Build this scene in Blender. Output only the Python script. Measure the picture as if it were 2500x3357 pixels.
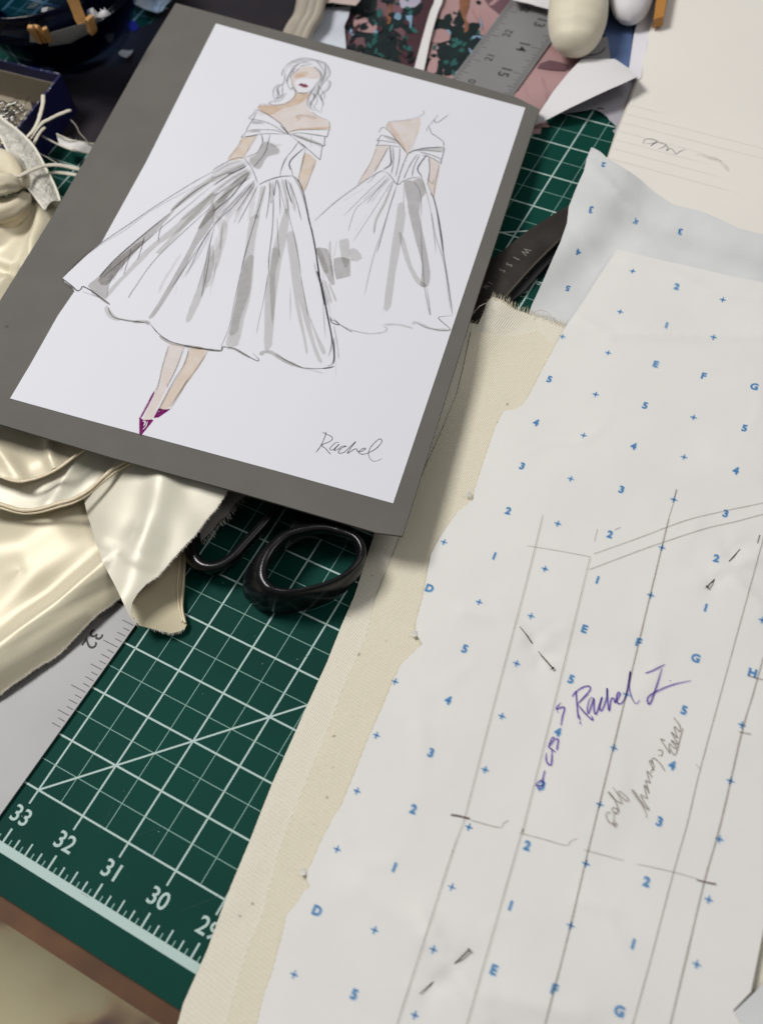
import bpy, math, random
import numpy as np
from mathutils import Vector, noise
from mathutils.geometry import delaunay_2d_cdt
random.seed(7)
sc = bpy.context.scene
for o in list(bpy.data.objects): bpy.data.objects.remove(o)
INCH = 0.0254
# ------------------------------------------------------------------ camera
F = 3649.04; CX, CY = 1250.0, 1678.5
R = np.array([[0.86734251, 0.48246118, -0.12226276],
              [-0.36565611, 0.78434294, 0.50110054],
              [0.33765749, -0.38991968, 0.85670886]])      # rows: camera right, up, back
CP = np.array([7.06130196, -0.89311719, 18.5116418])        # inches above the cutting mat
cam_d = bpy.data.cameras.new('camera'); cam = bpy.data.objects.new('camera', cam_d); sc.collection.objects.link(cam)
from mathutils import Matrix
M4 = Matrix([[R[0][0], R[1][0], R[2][0], CP[0]*INCH],
             [R[0][1], R[1][1], R[2][1], CP[1]*INCH],
             [R[0][2], R[1][2], R[2][2], CP[2]*INCH], [0, 0, 0, 1]])
cam.matrix_world = M4
cam_d.sensor_fit = 'VERTICAL'; cam_d.sensor_height = 24.0; cam_d.lens = 24.0*F/3357.0
cam_d.clip_start = 0.02; cam_d.clip_end = 30
cam_d.dof.use_dof = True; cam_d.dof.focus_distance = 21.6*INCH
cam_d.dof.aperture_fstop = cam_d.lens/1000/(0.20*INCH)
sc.camera = cam
sc.render.resolution_x = 762; sc.render.resolution_y = 1024
# ------------------------------------------------------------------ light
w = bpy.data.worlds.new('World'); sc.world = w; w.use_nodes = True
nt = w.node_tree; nt.nodes.clear()
out = nt.nodes.new('ShaderNodeOutputWorld'); bg = nt.nodes.new('ShaderNodeBackground')
tc = nt.nodes.new('ShaderNodeTexCoord'); sep = nt.nodes.new('ShaderNodeSeparateXYZ')
cr = nt.nodes.new('ShaderNodeValToRGB')
nt.links.new(tc.outputs['Generated'], sep.inputs[0]); nt.links.new(sep.outputs['Z'], cr.inputs[0])
nt.links.new(cr.outputs[0], bg.inputs[0]); nt.links.new(bg.outputs[0], out.inputs[0])
e = cr.color_ramp.elements
e[0].position = 0.0; e[0].color = (0.10, 0.09, 0.08, 1)
e[1].position = 1.0; e[1].color = (0.52, 0.53, 0.55, 1)
x = e.new(0.35); x.color = (0.24, 0.235, 0.23, 1)
bg.inputs[1].default_value = 0.57
def area(name, loc, target, size, sizey, power, col):
    l = bpy.data.lights.new(name, 'AREA'); l.shape = 'RECTANGLE'; l.size = size*INCH; l.size_y = sizey*INCH
    l.energy = power; l.color = col
    o = bpy.data.objects.new(name, l); sc.collection.objects.link(o)
    o.location = Vector(loc)*INCH
    d = (Vector(target)-Vector(loc)); o.rotation_euler = d.to_track_quat('-Z', 'Y').to_euler()
    return o
area('ceiling_lamp', (-38, 9, 62), (-2, 9, 0), 22, 20, 30, (1.0, 0.975, 0.95))
area('room_lamp', (40, 30, 70), (2, 8, 0), 30, 30, 7.0, (1.0, 0.965, 0.92))
vs = sc.view_settings
vs.view_transform = 'Standard'; vs.look = 'None'; vs.exposure = -0.10; vs.gamma = 1; vs.use_curve_mapping = False
sc.render.engine = 'CYCLES'
sc.cycles.transparent_max_bounces = 40; sc.cycles.max_bounces = 8
# ------------------------------------------------------------------ picture -> place
def ray(u, v):
    d = R.T @ np.array([(u-CX)/F, -(v-CY)/F, -1.0]); return d
def P(u, v, z=0.0):
    d = ray(u, v); t = (z-CP[2])/d[2]; q = CP+d*t; return (q[0], q[1], z)
def on(u, v, h):
    z = 0.2
    for i in range(7):
        x, y, _ = P(u, v, z); z = 0.5*z+0.5*h(x, y) if i < 3 else h(x, y)
    return (x, y, z)
def onr(u, v, h):                                           # robust: march along the ray until it meets the surface
    d = ray(u, v); t0 = (4.0-CP[2])/d[2]; t1 = (-0.3-CP[2])/d[2]; n = 60; a = t0
    for i in range(n+1):
        t = t0+(t1-t0)*i/n; q = CP+d*t
        if q[2] <= h(q[0], q[1]):
            lo, hi = a, t
            for k in range(18):
                m = (lo+hi)/2; q = CP+d*m
                if q[2] <= h(q[0], q[1]): hi = m
                else: lo = m
            q = CP+d*hi; return (q[0], q[1], h(q[0], q[1]))
        a = t
    return P(u, v, 0)
def flat(z): return lambda x, y: z
def pts(s, o=(0, 0), k=1.0):
    r = []
    for a in s.split():
        p, q = a.split(','); r.append((o[0]+float(p)*k, o[1]+float(q)*k))
    return r
def smooth(p, n=6, closed=False):
    if len(p) < 3: return [tuple(a) for a in p]
    P_ = [np.array(a, float) for a in p]; N = len(P_); outp = []
    rng = range(N if closed else N-1)
    for i in rng:
        if closed: a, b, c, d = P_[(i-1) % N], P_[i], P_[(i+1) % N], P_[(i+2) % N]
        else: a, b, c, d = P_[max(i-1, 0)], P_[i], P_[i+1], P_[min(i+2, N-1)]
        for k in range(n):
            t = k/n
            outp.append(tuple(0.5*((2*b)+(-a+c)*t+(2*a-5*b+4*c-d)*t*t+(-a+3*b-3*c+d)*t**3)))
    if not closed: outp.append(tuple(P_[-1]))
    return outp
def dense(p, step, closed=True):
    outp = []; N = len(p)
    for i in range(N if closed else N-1):
        a, b = np.array(p[i], float), np.array(p[(i+1) % N], float)
        n = max(1, int(np.linalg.norm(b-a)/step))
        for k in range(n): outp.append(tuple(a+(b-a)*k/n))
    if not closed: outp.append(tuple(p[-1]))
    return outp
def nz(x, y, s=1.0, seed=0.0): return noise.noise(Vector((x*s+seed*13.7, y*s-seed*7.1, seed)))
# ------------------------------------------------------------------ materials
MATS = {}
def mat(name, col, rough=0.6, metal=0.0, spec=0.4, bump=None, var=0.0, vscale=40, sheen=0.0, coat=0.0, col2=None, aniso=0.0, sss=0.0, emit=None):
    if name in MATS: return MATS[name]
    m = bpy.data.materials.new(name); m.use_nodes = True; t = m.node_tree; b = t.nodes['Principled BSDF']
    b.inputs['Base Color'].default_value = (*col, 1); b.inputs['Roughness'].default_value = rough
    b.inputs['Metallic'].default_value = metal; b.inputs['Specular IOR Level'].default_value = spec
    b.inputs['Sheen Weight'].default_value = sheen; b.inputs['Coat Weight'].default_value = coat
    b.inputs['Anisotropic'].default_value = aniso
    if sss:
        b.inputs['Subsurface Weight'].default_value = sss; b.inputs['Subsurface Scale'].default_value = 0.004
    tc = t.nodes.new('ShaderNodeTexCoord')
    if var or col2:
        n = t.nodes.new('ShaderNodeTexNoise'); n.inputs['Scale'].default_value = vscale; n.inputs['Detail'].default_value = 5
        t.links.new(tc.outputs['Object'], n.inputs['Vector'])
        r = t.nodes.new('ShaderNodeValToRGB'); c2 = col2 if col2 else tuple(c*(1-var) for c in col)
        r.color_ramp.elements[0].position = 0.35; r.color_ramp.elements[1].position = 0.65
        r.color_ramp.elements[0].color = (*c2, 1); r.color_ramp.elements[1].color = (*col, 1)
        t.links.new(n.outputs['Fac'], r.inputs[0]); t.links.new(r.outputs[0], b.inputs['Base Color'])
    if bump:
        last = None
        for (sc_, dist, st) in bump:
            n = t.nodes.new('ShaderNodeTexNoise'); n.inputs['Scale'].default_value = sc_; n.inputs['Detail'].default_value = 4
            t.links.new(tc.outputs['Object'], n.inputs['Vector'])
            bp = t.nodes.new('ShaderNodeBump'); bp.inputs['Distance'].default_value = dist; bp.inputs['Strength'].default_value = st
            t.links.new(n.outputs['Fac'], bp.inputs['Height'])
            if last: t.links.new(last.outputs[0], bp.inputs['Normal'])
            last = bp
        t.links.new(last.outputs[0], b.inputs['Normal'])
    MATS[name] = m; return m
def ink(name, col, grain=0.0, gscale=1500):
    """a film of pencil or marker: what lies below shows through it, overlaps get darker"""
    if name in MATS: return MATS[name]
    m = bpy.data.materials.new(name); m.use_nodes = True; t = m.node_tree; t.nodes.clear()
    o = t.nodes.new('ShaderNodeOutputMaterial'); tr = t.nodes.new('ShaderNodeBsdfTransparent')
    sq = tuple(math.sqrt(c) for c in col)                    # light passes the film twice
    tr.inputs[0].default_value = (*sq, 1); t.links.new(tr.outputs[0], o.inputs[0])
    if grain:
        tc = t.nodes.new('ShaderNodeTexCoord'); n = t.nodes.new('ShaderNodeTexNoise'); n.inputs['Scale'].default_value = gscale
        n.inputs['Detail'].default_value = 3
        r = t.nodes.new('ShaderNodeValToRGB'); r.color_ramp.elements[0].position = 0.4; r.color_ramp.elements[1].position = 0.62
        r.color_ramp.elements[0].color = (*sq, 1); r.color_ramp.elements[1].color = (*[c+(1-c)*grain for c in sq], 1)
        t.links.new(tc.outputs['Object'], n.inputs['Vector']); t.links.new(n.outputs['Fac'], r.inputs[0]); t.links.new(r.outputs[0], tr.inputs[0])
    MATS[name] = m; return m
def satin(name, col, col2, rough=0.32):
    m = mat(name, col, rough=rough+.08, metal=0.15, spec=0.5, sheen=0.3, col2=col2, vscale=18, bump=[(1800, 0.00010, 0.4), (45, 0.0008, 0.12)], aniso=0.5, sss=0.08)
    return m
def weave(name, col, ang, period=0.034, dark=0.82):
    m = bpy.data.materials.new(name); m.use_nodes = True; t = m.node_tree; b = t.nodes['Principled BSDF']
    b.inputs['Roughness'].default_value = 0.9; b.inputs['Sheen Weight'].default_value = 0.3; b.inputs['Specular IOR Level'].default_value = 0.2
    tc = t.nodes.new('ShaderNodeTexCoord'); mp = t.nodes.new('ShaderNodeMapping'); mp.inputs['Rotation'].default_value = (0, 0, ang)
    t.links.new(tc.outputs['Object'], mp.inputs[0])
    dn = t.nodes.new('ShaderNodeTexNoise'); dn.inputs['Scale'].default_value = 160; dn.inputs['Detail'].default_value = 2
    t.links.new(mp.outputs[0], dn.inputs['Vector'])
    mx = t.nodes.new('ShaderNodeMix'); mx.data_type = 'VECTOR'; mx.inputs['Factor'].default_value = 0.0009
    t.links.new(mp.outputs[0], mx.inputs[4]); t.links.new(dn.outputs['Color'], mx.inputs[5])
    def wv(d, per):
        n = t.nodes.new('ShaderNodeTexWave'); n.wave_type = 'BANDS'; n.bands_direction = d
        n.inputs['Scale'].default_value = (2*math.pi/(per*INCH))/20.0
        n.inputs['Distortion'].default_value = 0.4; n.inputs['Detail'].default_value = 1
        t.links.new(mx.outputs[1], n.inputs['Vector']); return n
    a, c = wv('X', period*1.7), wv('Y', period)
    ad = t.nodes.new('ShaderNodeMath'); ad.operation = 'MULTIPLY_ADD'; ad.inputs[1].default_value = 0.3
    t.links.new(a.outputs['Fac'], ad.inputs[0])
    ml = t.nodes.new('ShaderNodeMath'); ml.operation = 'MULTIPLY'; ml.inputs[1].default_value = 0.7
    t.links.new(c.outputs['Fac'], ml.inputs[0]); t.links.new(ml.outputs[0], ad.inputs[2])
    n = t.nodes.new('ShaderNodeTexNoise'); n.inputs['Scale'].default_value = 500; n.inputs['Detail'].default_value = 6; n.inputs['Roughness'].default_value = 0.7
    t.links.new(tc.outputs['Object'], n.inputs['Vector'])
    a2 = t.nodes.new('ShaderNodeMath'); a2.operation = 'MULTIPLY_ADD'; a2.inputs[1].default_value = 0.9
    t.links.new(n.outputs['Fac'], a2.inputs[0]); t.links.new(ad.outputs[0], a2.inputs[2])
    r = t.nodes.new('ShaderNodeValToRGB'); r.color_ramp.elements[0].position = 0.35; r.color_ramp.elements[1].position = 1.15
    r.color_ramp.elements[0].color = (*[q*dark for q in col], 1); r.color_ramp.elements[1].color = (*[min(1, q*1.06) for q in col], 1)
    t.links.new(a2.outputs[0], r.inputs[0])
    # slubs: rare dark flecks
    f = t.nodes.new('ShaderNodeTexNoise'); f.inputs['Scale'].default_value = 240; f.inputs['Detail'].default_value = 1
    t.links.new(tc.outputs['Object'], f.inputs['Vector'])
    fr = t.nodes.new('ShaderNodeValToRGB'); fr.color_ramp.elements[0].position = 0.76; fr.color_ramp.elements[1].position = 0.8
    fr.color_ramp.elements[0].color = (0, 0, 0, 1); fr.color_ramp.elements[1].color = (0.7, 0.7, 0.7, 1)
    t.links.new(f.outputs['Fac'], fr.inputs[0])
    mc = t.nodes.new('ShaderNodeMix'); mc.data_type = 'RGBA'; mc.inputs[7].default_value = (0.25, 0.2, 0.14, 1)
    t.links.new(fr.outputs[0], mc.inputs[0]); t.links.new(r.outputs[0], mc.inputs[6]); t.links.new(mc.outputs[2], b.inputs['Base Color'])
    bp = t.nodes.new('ShaderNodeBump'); bp.inputs['Distance'].default_value = 0.00025; bp.inputs['Strength'].default_value = 0.8
    t.links.new(a2.outputs[0], bp.inputs['Height']); t.links.new(bp.outputs[0], b.inputs['Normal'])
    return m
# ------------------------------------------------------------------ mesh building
class MB:
    def __init__(s): s.v = []; s.f = []; s.m = []; s.sm = []
    def face(s, idx, m=0, sm=True): s.f.append(tuple(idx)); s.m.append(m); s.sm.append(sm)
    def add(s, verts, faces, m=0, sm=True):
        b = len(s.v); s.v += [tuple(q) for q in verts]
        for f in faces: s.face([b+i for i in f], m, sm)
    def build(s, name, mats, parent=None):
        me = bpy.data.meshes.new(name)
        c = np.mean(np.array(s.v), axis=0); off = np.array([c[0], c[1], 0.0]) if parent is None else np.zeros(3)
        me.from_pydata([tuple((np.array(q)-off)*INCH) for q in s.v], [], s.f)
        for mm in (mats if isinstance(mats, list) else [mats]): me.materials.append(mm)
        me.polygons.foreach_set('material_index', s.m); me.polygons.foreach_set('use_smooth', s.sm); me.update()
        o = bpy.data.objects.new(name, me); sc.collection.objects.link(o); o.location = Vector(off)*INCH
        if parent: o.parent = parent
        return o
def tag(o, label=None, cat=None, group=None, kind=None):
    if label: o['label'] = label
    if cat: o['category'] = cat
    if group: o['group'] = group
    if kind: o['kind'] = kind
    return o
def empty(name, label, cat, group=None):
    o = bpy.data.objects.new(name, None); sc.collection.objects.link(o); o.empty_display_size = 0.01
    return tag(o, label, cat, group)
def world_sheet(poly, h, thick=0.006, res=0.15, m=0, mb=None, under=True, flatshade=False):
    """sheet over a world-space outline (inches), height h(x,y)"""
    mb = mb or MB()
    pl = [Vector((a[0], a[1])) for a in dense(poly, res)]
    xs = [a.x for a in pl]; ys = [a.y for a in pl]; n0 = len(pl)
    P2 = np.array([(a.x, a.y) for a in pl]); Q2 = np.roll(P2, -1, axis=0)
    gx = np.arange(min(xs)+res*0.5, max(xs), res); gy = np.arange(min(ys)+res*0.5, max(ys), res)
    G = np.array([(a+((j % 2)*res*0.5), b) for j, b in enumerate(gy) for a in gx]) if len(gx) and len(gy) else np.zeros((0, 2))
    if len(G):
        ins = np.zeros(len(G), bool); dmin = np.full(len(G), 1e9)
        for (x0, y0), (x1, y1) in zip(P2, Q2):
            c = ((y0 > G[:, 1]) != (y1 > G[:, 1]))
            with np.errstate(divide='ignore', invalid='ignore'):
                xi = (x1-x0)*(G[:, 1]-y0)/(y1-y0+1e-12)+x0
            ins ^= c & (G[:, 0] < xi)
            dmin = np.minimum(dmin, np.hypot(G[:, 0]-x0, G[:, 1]-y0))
        G = G[ins & (dmin > res*0.45)]
    allp = pl+[Vector((a, b)) for a, b in G]
    r = delaunay_2d_cdt(allp, [], [list(range(n0))], 1, 1e-6)
    V2, Fc = r[0], r[2]
    top = [(q.x, q.y, h(q.x, q.y)) for q in V2]
    fc = []
    for f in Fc:
        a, b, c = V2[f[0]], V2[f[1]], V2[f[2]]
        ar = (b.x-a.x)*(c.y-a.y)-(b.y-a.y)*(c.x-a.x)
        if abs(ar) < 1e-9: continue
        fc.append(tuple(f) if ar > 0 else tuple(reversed(f)))
    mb.add(top, fc, m, not flatshade)
    if under and thick:
        base = len(mb.v); b0 = base-len(top)
        mb.v += [(q[0], q[1], q[2]-thick) for q in top]
        for f in fc: mb.face([base+i for i in reversed(f)], m, True)
        cnt = {}
        for f in fc:
            for i in range(3):
                k = (f[i], f[(i+1) % 3]); cnt[k] = 1
        for (a, b) in cnt:
            if (b, a) not in cnt:
                k = len(mb.v); mb.v += [mb.v[b0+b], mb.v[b0+a], mb.v[base+a], mb.v[base+b]]; mb.face([k, k+1, k+2, k+3], m, False)
    return mb
def sheet(poly_px, h, thick=0.006, res=0.15, m=0, mb=None, z0=None, robust=False, under=True):
    g = onr if robust else on
    pw = [g(u, v, h)[:2] for u, v in poly_px]
    return world_sheet(pw, h, thick, res, m, mb, under)
class Lay:
    """keeps every film of ink a hair above the one before"""
    def __init__(s, base=0.004, step=0.0004, wrap=45): s.b, s.s, s.w, s.i = base, step, wrap, 0
    def __call__(s): s.i += 1; return s.b+s.s*(s.i % s.w)
def ribbon(mb, px, wpx, h, lift, m=0, taper=(0.3, 0.3), jit=0.15, n=5, world=False, step=None):
    p = smooth(px, n) if len(px) > 2 else dense(px, 40, False)
    wp = [(*q[:2],) if world else on(q[0], q[1], h)[:2] for q in p]
    if step: wp = dense(wp, step, False)
    dpt = (CP[2])/(-ray(px[0][0], px[0][1])[2]) if not world else 1
    wd = wpx*dpt/F if not world else wpx
    V_ = []; N = len(wp); ph = random.random()*50
    for i, q in enumerate(wp):
        a = np.array(wp[max(i-1, 0)]); b = np.array(wp[min(i+1, N-1)]); d = b-a; L = np.hypot(*d)+1e-9; nn = np.array([-d[1], d[0]])/L
        t = i/(N-1) if N > 1 else 0
        k = 1.0
        if taper[0] < 1: k = min(k, taper[0]+(1-taper[0])*min(1, t/0.15))
        if taper[1] < 1: k = min(k, taper[1]+(1-taper[1])*min(1, (1-t)/0.15))
        k *= 1+jit*noise.noise(Vector((i*0.35, ph, 0)))
        for sgn in (1, -1):
            x, y = np.array(q)+nn*wd*0.5*k*sgn; V_.append((x, y, h(x, y)+lift))
    mb.add(V_, [(2*i+1, 2*i+3, 2*i+2, 2*i) for i in range(N-1)], m, False)
def blob(mb, px, h, lift, m=0, sm=4, rough=0.0):
    p = smooth(px, sm, True) if sm > 1 else px
    wp = []
    for i, q in enumerate(p):
        x, y = on(q[0], q[1], h)[:2]
        if rough: x += rough*nz(x, y, 9, 1); y += rough*nz(x, y, 9, 2)
        wp.append((x, y))
    world_sheet(wp, lambda x, y: h(x, y)+lift, 0, 0.5, m, mb, under=False, flatshade=True)
def tube(mb, path, rad, seg=10, m=0, flatten=1.0, caps=True, up=(0, 0, 1)):
    N = len(path); V_ = []; up = np.array(up, float)
    for i, q in enumerate(path):
        a = np.array(path[max(i-1, 0)], float); b = np.array(path[min(i+1, N-1)], float); d = b-a; d /= np.linalg.norm(d)+1e-9
        s_ = np.cross(d, up); s_ /= np.linalg.norm(s_)+1e-9; t_ = np.cross(s_, d)
        r = rad[i] if isinstance(rad, (list, tuple)) else rad
        for k in range(seg):
            an = 2*math.pi*k/seg
            V_.append(tuple(np.array(q)+s_*math.cos(an)*r+t_*math.sin(an)*r*flatten))
    F_ = [(i*seg+k, i*seg+(k+1) % seg, (i+1)*seg+(k+1) % seg, (i+1)*seg+k) for i in range(N-1) for k in range(seg)]
    if caps: F_ += [tuple(reversed(range(seg))), tuple((N-1)*seg+k for k in range(seg))]
    mb.add(V_, F_, m)
_glyph = {}
def glyph(ch, bold=0.0):
    k = (ch, bold)
    if k not in _glyph:
        cu = bpy.data.curves.new('g', 'FONT'); cu.body = ch; cu.size = 1; cu.offset = bold; cu.resolution_u = 3; cu.fill_mode = 'FRONT'
        o = bpy.data.objects.new('g', cu); sc.collection.objects.link(o); dg = bpy.context.evaluated_depsgraph_get(); dg.update()
        me = bpy.data.meshes.new_from_object(o.evaluated_get(dg))
        V_ = [tuple(v.co) for v in me.vertices]; F_ = [tuple(p.vertices) for p in me.polygons]
        bpy.data.objects.remove(o); bpy.data.curves.remove(cu); bpy.data.meshes.remove(me)
        xs = [v[0] for v in V_] or [0]; ys = [v[1] for v in V_] or [0]
        _glyph[k] = (V_, F_, (min(xs)+max(xs))/2, (min(ys)+max(ys))/2, max(ys)-min(ys))
    return _glyph[k]
def text(mb, s, c, ang, size, h, lift, m=0, bold=0.0, sx=1.0):
    """s centred at world point c, baseline turned by ang; size = cap height in inches"""
    V_, F_, mx, my, hh = glyph(s, bold); k = size/0.7; ca, sa = math.cos(ang), math.sin(ang); vv = []
    for (x, y, _) in V_:
        x = (x-mx)*k*sx; y = (y-my)*k; X = c[0]+x*ca-y*sa; Y = c[1]+x*sa+y*ca; vv.append((X, Y, h(X, Y)+lift))
    ff = []
    for f in F_:
        a, b, c_ = vv[f[0]], vv[f[1]], vv[f[2]]
        ff.append(f if (b[0]-a[0])*(c_[1]-a[1])-(b[1]-a[1])*(c_[0]-a[0]) > 0 else tuple(reversed(f)))
    mb.add(vv, ff, m, False)
def box(mb, x0, x1, y0, y1, z0, z1, m=0):
    mb.add([(x0, y0, z0), (x1, y0, z0), (x1, y1, z0), (x0, y1, z0), (x0, y0, z1), (x1, y0, z1), (x1, y1, z1), (x0, y1, z1)],
           [(3, 2, 1, 0), (4, 5, 6, 7), (0, 1, 5, 4), (1, 2, 6, 5), (2, 3, 7, 6), (3, 0, 4, 7)], m, False)
def prism(mb, poly, z0, z1, m=0):
    """poly counter-clockwise in world inches; z0/z1 numbers or functions"""
    a = sum(poly[i][0]*poly[(i+1) % len(poly)][1]-poly[(i+1) % len(poly)][0]*poly[i][1] for i in range(len(poly)))
    if a < 0: poly = poly[::-1]
    g0 = z0 if callable(z0) else (lambda x, y: z0); g1 = z1 if callable(z1) else (lambda x, y: z1); n = len(poly)
    mb.add([(x, y, g0(x, y)) for x, y in poly]+[(x, y, g1(x, y)) for x, y in poly],
           [tuple(reversed(range(n))), tuple(range(n, 2*n))]+[(i, (i+1) % n, n+(i+1) % n, n+i) for i in range(n)], m, False)
def seg_d(x, y, L):
    best = 1e9
    for (a, b), (c, d) in zip(L[:-1], L[1:]):
        dx, dy = c-a, d-b; t = max(0, min(1, ((x-a)*dx+(y-b)*dy)/(dx*dx+dy*dy+1e-9)))
        best = min(best, math.hypot(x-a-t*dx, y-b-t*dy))
    return best
def wl(pxl, z): return [P(u, v, z)[:2] for u, v in pxl]
# ------------------------------------------------------------------ shared heights
_b = [np.array(P(576, 10, 1.30)), np.array(P(1768, 358, 0.50)), np.array(P(1318, 1757, 0.95))]
_n = np.cross(_b[1]-_b[0], _b[2]-_b[0])
def HB(x, y): return _b[0][2]-(_n[0]*(x-_b[0][0])+_n[1]*(y-_b[0][1]))/_n[2]
def HP(x, y): return HB(x, y)+0.012
board_px = [(576, 10), (1300, 205), (1690, 318), (1768, 358), (1560, 985), (1318, 1757), (1235, 1746), (745, 1603), (368, 1500), (0, 1390), (-205, 1333), (0, 986), (116, 800), (177, 700), (310, 470), (484, 160)]
board_w = [on(u, v, HB)[:2] for u, v in board_px]
def inside(x, y, poly):
    c = False; j = len(poly)-1
    for i in range(len(poly)):
        xi, yi = poly[i]; xj, yj = poly[j]
        if (yi > y) != (yj > y) and x < (xj-xi)*(y-yi)/(yj-yi)+xi: c = not c
        j = i
    return c
_bx = board_w+[board_w[0]]
def under_board(h, gap=0.1):
    def g(x, y):
        z = h(x, y); lim = HB(x, y)-gap
        if z > lim and -11.5 < x < 3 and 4 < y < 20:
            if inside(x, y, board_w): return lim
            d = seg_d(x, y, _bx)
            if d < 0.35: return min(z, lim+(z-lim)*(d/0.35))
        return z
    return g
BL = wl([(1330, 1260), (1560, 960), (1840, 740), (1960, 610)], 0.2)     # the line of the shears' blades
PINS = [(1754, 2084, 1775, 2151), (2402, 1802, 2339, 1900), (1491, 3159, 1415, 3230)]
def BASE(x, y):
    d = seg_d(x, y, BL) if (-4 < x < 3 and 8 < y < 19) else 9
    return 0.02+0.29*math.exp(-(d/0.95)**4)+0.27/(1+math.exp(-max(-60, min(60, min(x+0.6, (y-16.1)))*8)))
creaseF = [(wl(pts(s, k=1), 0.2), wd, am) for s, wd, am in [
    ('2050,860 2200,900 2330,960 2500,985', 0.10, 0.05), ('1900,1050 2010,1095 2200,1100 2500,1108', 0.09, 0.05),
    ('1930,1065 2000,1110', 0.06, 0.03), ('1520,2005 1640,2030 1720,2075', 0.16, 0.06), ('1780,2080 1850,2060', 0.1, 0.04),
    ('2340,1880 2420,1850 2480,1830', 0.12, 0.06), ('2400,1900 2500,2000', 0.14, 0.08), ('1400,3080 1480,3170 1540,3260 1600,3357', 0.2, 0.1),
    ('1380,3000 1500,3160', 0.14, 0.06), ('1180,2900 1400,3060', 0.3, 0.06), ('1900,2950 2010,2985', 0.07, 0.035),
    ('1600,3260 1900,3330', 0.25, 0.08), ('2330,1500 2480,1560', 0.25, 0.05), ('1700,2200 1780,2330', 0.2, -0.03)]]
pinsW = [(np.array(P(a, b, .2)[:2]), np.array(P(c, d, .2)[:2])) for a, b, c, d in PINS]
def HF(x, y):                                              # front pattern paper
    z = BASE(x, y)+0.175+0.06*nz(x, y, 0.30, 1)+0.010*nz(x, y, 0.8, 2)+0.003*nz(x, y, 3.1, 3)+0.022*max(0, 1-abs(nz(x, y, .35, 6)+.03*nz(x, y, 2.5, 8))*22)*max(0, min(1, .3+2*nz(x, y, .5, 19)))
    for L, wd, am in creaseF:
        x0, y0 = L[0]; x1, y1 = L[-1]
        if min(x0, x1)-1 < x < max(x0, x1)+1 and min(y0, y1)-1 < y < max(y0, y1)+1:
            d = seg_d(x, y, L); z += am*math.exp(-d/wd)
    for a, b in pinsW:
        for q, s in ((a, 1), (b, 1)):
            d = math.hypot(x-q[0], y-q[1])
            if d < 1.2: z -= 0.04*math.exp(-(d/0.16)**2)*s; z += 0.018*math.cos(3*math.atan2(y-q[1], x-q[0])+1)*math.exp(-(d/0.5)**2)*min(1, d/.1)
    return max(z, BASE(x, y)+.128)
creaseB = [(wl(pts('1912,560 1960,620 2010,668 2062,700 2100,760 2160,820 2260,860'), 0.2), 0.05, 0.08), (wl(pts('2062,700 2140,720 2230,780'), 0.2), 0.05, 0.04), (wl(pts('1900,760 1960,860 1990,960'), 0.2), 0.06, 0.03)]
def HK(x, y):                                              # rear pattern paper
    z = BASE(x, y)+0.035+0.02*nz(x, y, 0.8, 4)+0.012*nz(x, y, 2.2, 5)
    for L, wd, am in creaseB:
        d = seg_d(x, y, L); z += am*math.exp(-d/wd)
    return z
creaseM = [wl(pts(s), .08) for s in ('775,2955 715,3015', '800,3050 735,3115', '850,2815 800,2870', '720,3190 690,3240', '900,2640 870,2720', '1040,2330 1000,2400', '1120,2120 1100,2200')]
def HM(x, y):
    z = BASE(x, y)+0.07+0.016*nz(x, y, 0.9, 7)+0.010*nz(x*1.0+y*.4, y, 2.6, 12)
    if x < 3.6 and y < 9:
        for L in creaseM:
            if abs(x-L[0][0]) < 1 and abs(y-L[0][1]) < 1: z += 0.03*math.exp(-(seg_d(x, y, L)/.05)**2)
    return z
def HH(x, y): return BASE(x, y)+0.112+0.016*nz(x, y, 0.9, 7)+0.012*nz(x*1.3+y*.4, y, 2.2, 13)
# ------------------------------------------------------------------ setting
m_floor = mat('floor_rug', (0.50, 0.42, 0.25), rough=0.95)
t = m_floor.node_tree; b = t.nodes['Principled BSDF']
tc = t.nodes.new('ShaderNodeTexCoord'); n1 = t.nodes.new('ShaderNodeTexNoise'); n1.inputs['Scale'].default_value = 15; n1.inputs['Detail'].default_value = 1.5
r1 = t.nodes.new('ShaderNodeValToRGB'); el = r1.color_ramp.elements
el[0].position = 0.30; el[0].color = (0.24, 0.18, 0.18, 1); el[1].position = 0.7; el[1].color = (0.95, 0.86, 0.55, 1)
for p_, c_ in ((0.38, (0.50, 0.34, 0.25, 1)), (0.45, (0.85, 0.68, 0.42, 1)), (0.56, (0.92, 0.82, 0.52, 1))):
    q = el.new(p_); q.color = c_
t.links.new(tc.outputs['Object'], n1.inputs['Vector']); t.links.new(n1.outputs['Fac'], r1.inputs[0]); t.links.new(r1.outputs[0], b.inputs['Base Color'])
mb = MB(); mb.add([(-90, -80, -24), (90, -80, -24), (90, 110, -24), (-90, 110, -24)], [(0, 1, 2, 3)], 0, False)
tag(mb.build('floor', m_floor), kind='structure')
m_wood = mat('table_wood', (0.13, 0.055, 0.018), rough=0.55, spec=0.2, col2=(0.075, 0.032, 0.012), vscale=30)
tab = empty('work_table', 'brown wooden work table edge showing beneath the green cutting mat', 'table')
mb = MB(); box(mb, -40, 40, -2.06, 42, -1.0, -0.085); mb.build('table_top', m_wood, tab)
for lx in (-37, 37):
    for ly in (0.5, 39):
        mb = MB(); box(mb, lx-1.2, lx+1.2, ly-1.2, ly+1.2, -24, -1.0); mb.build('leg', m_wood, tab)
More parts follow.
